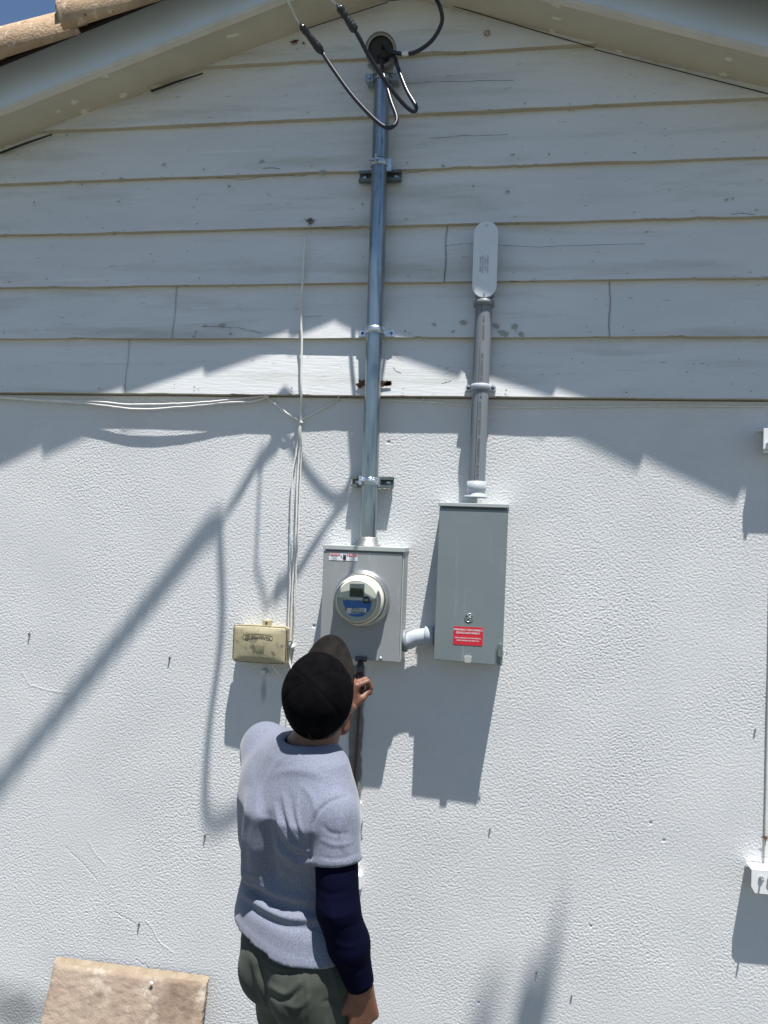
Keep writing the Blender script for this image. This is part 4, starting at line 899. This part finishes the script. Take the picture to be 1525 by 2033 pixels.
pel = A(W(603,1868,.87))
# head frame
ty, tb = R(5), R(57)
hf = A((math.sin(ty)*math.cos(tb), math.cos(ty)*math.cos(tb), math.sin(tb))); hr = A((math.cos(ty), -math.sin(ty), 0)); hu = np.cross(hr, hf)
HM = np.stack([hr, hf, hu])
def H(x, f, u): return hd+hr*x+hf*f+hu*u
hipR, hipL = pel+sdv*.085+A((0,0,-.03)), pel-sdv*.078+A((0,0,-.03))
knR, anR = A((-.395, -.90, .49)), A((-.40, -1.02, .09)); knL, anL = A(W(556,2030,.50)), A((-.56, -.55, .09))
lev = []
for z, px, d, a, b, y in ((1.50,604,.845,.075,.066,YW),(1.46,602,.85,.135,.085,YW),(1.40,600,.855,.168,.102,YW),(1.33,601,.872,.184,.118,YW),(1.25,603,.853,.180,.113,YW),(1.18,605,.830,.174,.107,YW),(1.12,606,.830,.174,.108,YW),(1.06,606,.855,.181,.118,YW),(.98,605,.874,.184,.125,YW),(.90,603,.88,.184,.125,YW)):
    q = W(px, 1500, d); lev.append((z, q.x-.012*(1.5-z), q.y, a, b, y))
def lvl(scale, zlo, zhi): return [(z, x, y, a+scale, b+scale, yw) for z, x, y, a, b, yw in lev if zlo <= z <= zhi]
# body
B_ = Field((-.95, -1.25, -.0), (-.12, -.25, 1.82), .0065)
B_.loft(lvl(-.032, .87, 1.5), .012); B_.ell(pel+A((0,0,-.03)), np.stack([sdv, fdv, A((0,0,1))]), (.140,.105,.11), .02)
for hp, kn, an in ((hipR, knR, anR), (hipL, knL, anL)):
    B_.cone(hp, kn, .078, .050, .03); B_.cone(kn, kn*.6+an*.4+A((0,-.015,0)), .050, .052, .02); B_.cone(kn*.6+an*.4+A((0,-.015,0)), an, .052, .034, .02)
    ft = an+fdv*.14+A((0,0,-.055)); B_.cone(an+A((0,0,-.04))-fdv*.04, ft, .038, .028, .02); B_.cone(an, an+A((0,0,-.05)), .034, .036, .01)
for s_, el_, wr_ in ((shR, elR, wrR), (shL, elL, wrL)):
    B_.cone(neckb+(0,0,-.03), s_, .050, .052, .03); B_.cone(s_, el_, .046, .040, .006); B_.cone(el_, el_*.6+wr_*.4, .041, .040, .015); B_.cone(el_*.6+wr_*.4, wr_, .040, .025, .015)
B_.cone(neckb+A((0,0,-.05)), H(0,-.045,-.055), .062, .060, .02); B_.cone(neckb+A((0,0,-.03)), H(0,.0,-.07), .055, .052, .02)
B_.ell(H(0,0,-.005), HM, (.076,.097,.108), .01); B_.ell(H(0,.030,-.065), HM, (.056,.062,.055), .02); B_.ell(H(0,.075,-.105), HM, (.022,.022,.018), .02)
B_.cone(H(0,.090,-.012), H(0,.110,-.052), .010, .013, .012); B_.cone(H(-.03,.092,.0), H(.03,.092,.0), .010, .010, .012); B_.cone(H(-.022,.092,-.075), H(.022,.092,-.075), .008, .008, .008)
for s_ in (-1, 1): B_.ell(H(s_*.031,.093,-.018), HM, (.013,.008,.006), .004); B_.ell(H(s_*.079,-.008,-.030), HM, (.010,.018,.031), .006); B_.ell(H(s_*.086,.002,-.055), HM, (.007,.010,.011), .006)
bV, bF = B_.mesh(); bV = relax(bV, bF, 1)
# hands, modelled at a finer grid and joined to the body inside the sleeves
def hand(fld, wr, dr, pn, side, curls, thumb, spread=1.):
    dr = A(dr)/np.linalg.norm(dr); pn = A(pn)-dr*np.dot(A(pn), dr); pn /= np.linalg.norm(pn); ac = np.cross(dr, pn)*side     # ac points to the thumb side
    fld.cone(wr-dr*.06, wr, .027, .0245, .01)
    kn = [wr+dr*.088+ac*.028, wr+dr*.092+ac*.009, wr+dr*.087-ac*.010, wr+dr*.078-ac*.028]
    for i, k_ in enumerate(kn): fld.cone(wr+dr*.012+ac*(.012-.008*i), k_, .0185, .0120, .012)
    fld.cone(wr+dr*.02+ac*.012+pn*.006, wr+dr*.05+ac*.02+pn*.012, .018, .016, .012)
    Ls = ((.043,.026,.020), (.047,.030,.021), (.043,.027,.020), (.034,.020,.018)); tips = []
    for i, k_ in enumerate(kn):
        p = k_; ang = 0
        for j in range(3):
            ang += R(curls[i][j]); v = dr*math.cos(ang)+pn*math.sin(ang)+ac*(.05-.035*i)*spread*(1 if j == 0 else .3); v /= np.linalg.norm(v)
            q = p+v*Ls[i][j]; r0 = (.0098,.0098,.0094,.0084)[i]-.0008*j; fld.cone(p, q, r0, r0-.0009, .003); p = q
        tips.append((p, v))
    t0 = wr+dr*.022+ac*.020+pn*.006; t1 = t0+(dr*thumb[0]+ac*thumb[1]+pn*thumb[2])*.040; t2 = t1+(dr*thumb[3]+ac*thumb[4]+pn*thumb[5])*.031; t3 = t2+(dr*thumb[6]+ac*thumb[7]+pn*thumb[8])*.025
    fld.cone(t0, t1, .016, .0125, .010); fld.cone(t1, t2, .0118, .0105, .004); fld.cone(t2, t3, .0105, .0085, .004); return kn, tips
VV, FF = [bV], [bF]; off = len(bV)
dR = A((.10, .06, -1.)); 
hR = Field(wrR-.22, wrR+.18, .0026); hand(hR, wrR, dR, (-.5, .85, 0), -1, ((28,30,18),(34,36,20),(40,40,22),(46,42,24)), (.75,.62,.25,.9,.25,.35,.9,-.05,.4))
dL = A((.18, .10, .95)); pL = A((.72, .68, -.1))
hL = Field(wrL-.18, wrL+.20, .0026); knL_, tipsL = hand(hL, wrL-A((0,0,.018)), dL, pL, -1, ((62,72,40),(66,76,44),(70,78,44),(74,78,44)), (.70,.25,.66,.75,-.15,.62,.7,-.3,.55))
for f_, s_, e_ in ((hR, wrR, elR), (hL, wrL-A((0,0,.018)), elL)):
    f_.cone(s_-(s_-e_)*0, s_+(e_-s_)*.42, .0255, .036, .01)
    v_, q_ = f_.mesh(); v_ = relax(v_, q_, 1, .4); VV.append(v_); FF.append(q_+off); off += len(v_)
person = from_np('person', np.concatenate(VV), np.concatenate(FF), M['skin'])
tag(person, 'person in black cap and heather grey t-shirt reaching up to the meter box', 'person')
def worn(name, fld, m, it=2, lines=None, wrinkle=0, wsc=30, seed=1, extra=None, parent=None, sm2=1):
    V, F = fld.mesh(); V = relax(V, F, it); N = normals(V, F)
    if wrinkle: V = V+N*(wrinkle*vnoise(V, wsc, seed))[:,None]
    if lines: V = folds(V, N, lines)
    if extra is not None: V = extra(V, N)
    V = relax(V, F, sm2, .3)
    return from_np(name, V, F, m, parent or person)
# t-shirt
S_ = Field((-.90, -1.18, .84), (-.18, -.50, 1.62), .0045)
S_.loft([(z, x, y, a+.005*max(0, 1-abs(z-1.02)/.12), b+.006*max(0, 1-abs(z-1.02)/.12), w_) for z, x, y, a, b, w_ in lvl(.006, .85, 1.5)], .02)
for s_ in (shR, shL): S_.cone(neckb+A((0,0,-.045)), s_+A((0,0,-.002)), .058, .060, .03)
S_.ell(shR*.55+neckb*.45+A((0,.015,-.12)), np.stack([sdv, fdv, A((0,0,1))]), (.085,.055,.10), .04); S_.ell(shL*.6+neckb*.4+A((0,-.06,-.10)), np.stack([sdv, fdv, A((0,0,1))]), (.08,.07,.10), .04)
tR = (elR-shR)/np.linalg.norm(elR-shR); S_.cone(shR, shR+tR*.16, .061, .063, .009, (shR+tR*.105, tR))
tL = (elL-shL)/np.linalg.norm(elL-shL); S_.cone(shL, shL+tL*.17, .068, .070, .03, (shL+tL*.15, tL)); S_.cone(shL+A((.03,-.05,-.04)), A(W(532,1650,.80)), .066, .060, .06)
P = np.stack(np.meshgrid(*[S_.lo[i]+np.arange(S_.n[i])*S_.h for i in range(3)], indexing='ij'), -1)
def near(P, a, b, r): ab = b-a; t = np.clip(((P-a)@ab)/(ab@ab), 0, 1); return np.linalg.norm(P-a-t[...,None]*ab, axis=-1)-r
nk0, nk1 = neckb+A((0,.0,-.015)), neckb+A((0,-.012,.16)); S_.F = np.maximum(S_.F, -near(P, nk0, nk1, .063)).astype(np.float32)
# hem: lower at the right and back
hp = A(W(592,1895,.98)); S_.clip(hp, (-.0, .10, -1.))
shl = [([(502,1560),(503,1620),(506,1685),(516,1765)], 19, .042, 1), ([(512,1560),(516,1620),(520,1690),(531,1755)], 7, .005), ([(533,1620),(535,1680),(545,1745)], 9, -.010), ([(497,1500),(500,1560),(497,1640),(499,1720)], 7, .004),
  ([(612,1672),(598,1650),(590,1615),(592,1570)], 3.5, .0035), ([(606,1680),(583,1655),(570,1615),(563,1575)], 3.5, .004), ([(612,1690),(578,1672),(556,1640),(546,1600)], 4, .0045),
  ([(604,1668),(591,1645),(581,1612),(578,1580)], 2.8, -.004), ([(612,1684),(580,1662),(563,1625),(555,1590)], 3.2, -.0045), ([(616,1702),(582,1697),(555,1668),(544,1635)], 4, -.0045),
  ([(618,1715),(590,1712),(560,1690),(546,1660)], 6, .006), ([(620,1728),(590,1732),(565,1722),(552,1700)], 6, -.005),
  ([(484,1735),(520,1758),(570,1778),(635,1790)], 8, .009), ([(480,1748),(515,1776),(565,1798),(636,1806)], 8, -.010), ([(478,1770),(520,1800),(570,1822),(640,1826)], 8, .009), ([(476,1784),(520,1816),(570,1838),(640,1840)], 8, -.007),
  ([(560,1735),(600,1728),(625,1725)], 5, .004), ([(556,1745),(600,1738),(628,1736)], 5, -.004),
  ([(540,1540),(575,1530),(620,1535),(650,1545)], 8, .003), ([(560,1500),(540,1530),(520,1580)], 6, .003), ([(600,1560),(620,1585),(628,1620)], 6, .003),
  ([(655,1600),(645,1625),(640,1660)], 5, -.003), ([(680,1620),(676,1650),(684,1690)], 5, .003), ([(700,1610),(698,1650),(700,1690)], 4, -.003), ([(640,1640),(660,1655),(690,1655)], 4, -.003), ([(640,1668),(668,1678),(700,1672)], 4, .003),
  ([(690,1580),(662,1588),(640,1602),(624,1626),(616,1660),(616,1705)], 3.2, -.0075), 
  ([(640,1702),(665,1706),(690,1702),(712,1693)], 2.2, -.0022), ([(490,1600),(486,1680),(490,1730)], 8, -.003)]
def shirt_extra(V, N):
    z = V[:,2]; dh = (V-np.array(hp))@np.array((0,.0995,-.995)); V = V+N*(.0014*np.clip((dh+.026)/.007, 0, 1))[:,None]; tc_ = (V-shR)@tR; V = V+N*(.0013*np.clip((tc_-.084)/.006, 0, 1)*(near(V, shR, shR+tR*.14, .066) < .01))[:,None]
    a = np.sin(V[:,0]*55+V[:,1]*40+np.sin(z*22)*1.2); return V+N*(.0026*a*np.clip((1.10-z)/.15, 0, 1))[:,None]
shirt = worn('t_shirt', S_, M['shirt'], 4, shl, .0016, 24, 3, shirt_extra)
mbc = MB(); cpts = []
for k in range(41):
    a = 2*math.pi*k/40; c = neckb+A((0,-.002,.012)); cpts.append(Vector(c+sdv*math.cos(a)*.0665+fdv*math.sin(a)*.0665+A((0,0,-.014*math.sin(a)+.006*math.cos(2*a)))))
mbc.tube(cpts, .0055, 8); mbc.build('collar', M['shirt'], shirt)
mbc = MB(); mbc.tube([Vector(A(p)*1+(neckb-A(p))*.09+A((0,0,.005))) for p in cpts], .0042, 8); us = mbc.build('undershirt_collar', M['navy'], person)
# long navy sleeves of the undershirt
for s_, e_, w_, lo_ in ((shR, elR, wrR, .985), (shL, elL, wrL, .60)):
    mn, mx = np.minimum(np.minimum(s_, e_), w_)-.07, np.maximum(np.maximum(s_, e_), w_)+.07; N_ = Field(mn, mx, .004)
    we = e_+(w_-e_)*lo_; N_.cone(s_+(e_-s_)*.25, e_, .054, .0510, .01); N_.cone(e_, e_+(we-e_)*.45, .0510, .0500, .012); N_.cone(e_+(we-e_)*.45, we, .0500, .0335, .012)
    tw = (we-e_)/np.linalg.norm(we-e_); P = np.stack(np.meshgrid(*[N_.lo[i]+np.arange(N_.n[i])*N_.h for i in range(3)], indexing='ij'), -1)
    N_.F = np.where(near(P, we, we+tw*.1, .06) < 0, np.maximum(N_.F, (P-we)@tw), N_.F).astype(np.float32)
    nl = [([(625,1760),(655,1775),(690,1768)], 5, -.003), ([(632,1800),(660,1822),(700,1812)], 5, .003), ([(640,1830),(668,1846),(705,1838)], 4, -.003), ([(650,1868),(690,1880),(715,1872)], 5, .003), ([(668,1920),(700,1930),(725,1922)], 4, -.0025), ([(688,1960),(712,1968),(735,1955)], 4, .0025), ([(660,1740),(650,1790),(665,1840)], 6, .003)]
    worn('sleeve', N_, M['navy'], 1, [(a_, b_, c_*.6) for a_, b_, c_ in nl] if s_ is shR else None, .0010, 40, 7)
# shorts
T_ = Field((-.90, -1.22, .36), (-.20, -.30, 1.14), .005)
T_.ell(pel+A((0,0,-.045)), np.stack([sdv, fdv, A((0,0,1))]), (.148,.122,.145), .03); T_.loft([(z, x, y, a, b, yw) for z, x, y, a, b, yw in lvl(-.014, .97, 1.13)], .03)
T_.ell(pel+sdv*.07-fdv*.045+A((0,0,-.06)), np.stack([sdv, fdv, A((0,0,1))]), (.088,.095,.11), .03); T_.ell(pel-sdv*.055-fdv*.045+A((0,0,-.06)), np.stack([sdv, fdv, A((0,0,1))]), (.095,.10,.11), .03)
kR = hipR+(knR-hipR)*.96; kL = hipL+(knL-hipL)*.84; uR = (knR-hipR)/np.linalg.norm(knR-hipR); uL = (knL-hipL)/np.linalg.norm(knL-hipL)
T_.cone(hipR, kR, .100, .096, .03, (kR, uR)); T_.cone(hipL, kL, .084, .076, .03, (kL, uL)); T_.clip((0,0,1.10), (0,0,1))
tl = [([(515,1900),(550,1922),(600,1925)], 2.5, .004), ([(516,1906),(550,1929),(598,1932)], 2.5, -.004), ([(540,1960),(570,1972),(598,1945)], 5, .005), ([(532,1972),(565,1988),(598,1962)], 4, -.005), ([(560,1990),(590,2000),(615,1980)], 4, .004), ([(510,1895),(520,1935),(532,1985)], 3, -.004), ([(596,1925),(604,1960),(606,2030)], 2, -.004), ([(600,1930),(610,1980),(606,2030)], 8, .004),
      ([(650,1925),(655,1975),(650,2030)], 3, -.004), ([(640,1990),(665,1985),(682,1978)], 3, -.004), ([(500,1890),(512,1940),(530,2000)], 7, .006), ([(660,1920),(668,1960),(680,2000)], 4, .004)]
shr = worn('shorts', T_, M['shorts'], 2, tl, .0022, 34, 11)
mbc = MB(); q = W(658,1966,1.0); mbc.cyl((q.x,q.y,q.z),(q.x+.002,q.y-.004,q.z),.005,.005,10); q = W(655,1985,1.0); mbc.tube([q, q+Vector((.003,-.004,-.02)), q+Vector((-.002,-.002,-.035))], .0022, 6); mbc.build('keys', M['zinc'], shr)
# shoes and socks
for an_ in (anR, anL):
    K_ = Field(an_-A((.22,.22,.10)), an_+A((.25,.28,.10)), .006); K_.cone(an_-fdv*.045+A((0,0,-.045)), an_+fdv*.15+A((0,0,-.052)), .048, .040, .02); K_.cone(an_+A((0,0,.02)), an_+A((0,0,-.04)), .050, .050, .02)
    K_.F = np.maximum(K_.F, (-(K_.lo[2]+np.arange(K_.n[2])*K_.h)+.004)[None,None,:]).astype(np.float32); worn('shoe', K_, M['shoe'], 2)
# hair below the cap
Hh = Field(hd-.17, hd+.17, .004); Hh.ell(H(0,-.004,-.008), HM, (.0815,.1015,.112), .01); Hh.cone(H(0,-.045,-.03), H(0,-.050,-.088), .056, .045, .02); Hh.clip(H(0,.020,0), hf+hu*-.25); Hh.clip(H(0,0,.02), hu); Hh.clip(H(0,-.05,-.115), -hu-hf*.25)
worn('hair', Hh, M['hair'], 1, None, .0012, 160, 2)
for s_ in (-1, 1): mbc = MB(); mbc.lathe([(0,.004),(.005,.0035),(.008,.001),(.009,-.004)], H(s_*.031,.098,-.018), hf, 14); mbc.build('eye', M['white'], person)
# cap
def capmesh():
    nu, nv = 96, 28; V = []; F = []
    for j in range(nv+1):
        v = j/nv
        for i in range(nu):
            u = 2*math.pi*i/nu; cf, cs = math.cos(u), math.sin(u)                 # cf forward
            r = math.sin(v*math.pi/2)**.86; hz = math.cos(v*math.pi/2)**.80
            front = max(0, cf); hgt = .107+.014*front*math.sin(v*math.pi)
            sm = min(abs(((u-math.pi/3*k+math.pi)%(2*math.pi))-math.pi) for k in range(6)); g = -.0022*math.exp(-(sm*r/.035)**2)*(v > .05)
            rx, rf = .0915+g, .106+g+.004*front
            sag = -.006-.004*(1-cf)*v*v*1.5
            V.append(H(cs*rx*r, cf*rf*r+.0, .002+hz*hgt+sag*v+g*.5))
    for j in range(nv):
        for i in range(nu):
            a, b = j*nu+i, j*nu+(i+1)%nu; F.append((a, a+nu, b+nu, b))
    return np.array(V), np.array(F)
cV, cF = capmesh(); cN = normals(cV, cF); cV = cV+cN*(.0012*vnoise(cV, 55, 5))[:,None]
cap = from_np('cap', cV, cF[:,::-1], M['cap'], person); sol = cap.modifiers.new('t', 'SOLIDIFY'); sol.thickness = .002; sol.offset = 0
mbc = MB(); mbc.lathe([(0,.0045),(.005,.004),(.008,.001),(.0085,-.001)], Vector(H(0,0,.106)), Vector(hu), 18); mbc.build('button', M['cap'], cap)
ns, nt_ = 44, 16; V = []; F = []
for lay in (0, 1):
    for j in range(nt_+1):
        t = j/nt_
        for i in range(ns+1):
            s_ = (i/ns)*2-1; a = s_*1.18
            xin, fin = math.sin(a)*.0905, math.cos(a)*.108; ex = .074*max(0, math.cos(s_*math.pi/2))**.55
            x = xin*(1-.02*t); f = fin+ex*t+.0; u = -.004-.020*(x/.09)**2*(1+.6*t)+.004*t-.0035*lay
            V.append(H(x, f, u))
n1 = (ns+1)*(nt_+1)
for lay in (0, 1):
    for j in range(nt_):
        for i in range(ns):
            a = lay*n1+j*(ns+1)+i; q = (a, a+1, a+ns+2, a+ns+1); F.append(q if lay == 0 else q[::-1])
for i in range(ns): a = nt_*(ns+1)+i; F.append((a, a+1, a+1+n1, a+n1))
br = from_np('brim', np.array(V), np.array(F), M['brim'], cap)
# ------------------------------------------------------------------ pliers in the left hand
g0 = A(W(713,1352,.19)); tipp = A(W(716,1312,.145)); ax_ = (tipp-g0)/np.linalg.norm(tipp-g0); lat = A((1,0,0))
pl = empty('pliers', Vector(g0), 'dark red handled pliers held against the bottom hasp of the meter box', 'pliers')
mbc = MB()
for s_ in (-1, 1): mbc.tube(spline([Vector(g0+lat*s_*.004+ax_*.030), Vector(g0+lat*s_*.013+ax_*.012), Vector(g0+lat*s_*.014-ax_*.03), Vector(g0+lat*s_*.010-ax_*.075)], 6), .0068, 10)
mbc.build('handle', M['grip'], pl)
mbc = MB(); mbc.cyl(Vector(g0+ax_*.036+A((0,-.007,0))), Vector(g0+ax_*.036+A((0,.007,0))), .013, .013, 18)
for s_ in (-1, 1): mbc.tube([Vector(g0+ax_*.034+lat*s_*.007), Vector(g0+ax_*.055+lat*s_*.008), Vector(g0+ax_*.078+lat*s_*.0045)], [.008,.0065,.0045], 8)
mbc.build('jaws', M['toolsteel'], pl)
# ------------------------------------------------------------------ a tree added unseen behind the viewer to cast the lower right shadow
tr_ = empty('shadow_tree', (3.2, -6.0, 0), 'tree added unseen behind the viewer, its limbs placed to throw the soft shadow at the lower right', 'shadow_tree')
e1_ = W(1106,1840,0)-SD*1.9; e2_ = W(1030,2200,0)-SD*1.5; e3_ = W(990,2010,0)-SD*2.6; e4_ = W(930,2250,0)-SD*2.3
mbc = MB(); mbc.tube(spline([Vector((3.2,-6,0)), Vector((3.1,-5.8,2.5)), Vector((2.7,-5.2,5.0)), Vector((1.6,-4.2,7.2))], 8), [.20-.004*i for i in range(25)], 14); mbc.build('trunk', M['bark'], tr_)
mbc = MB(); mbc.tube(spline([Vector((1.6,-4.2,7.2)), e2_+Vector((.5,-.8,-.1)), e2_, e2_.lerp(e1_,.5)+Vector((.01,0,0)), e1_], 8), [.075-.0019*i for i in range(33)], 10)
mbc.tube(spline([Vector((1.6,-4.2,7.2)), e4_+Vector((.6,-.9,.2)), e4_, e3_], 8), [.06-.0018*i for i in range(25)], 10); mbc.build('limb', M['bark'], tr_)
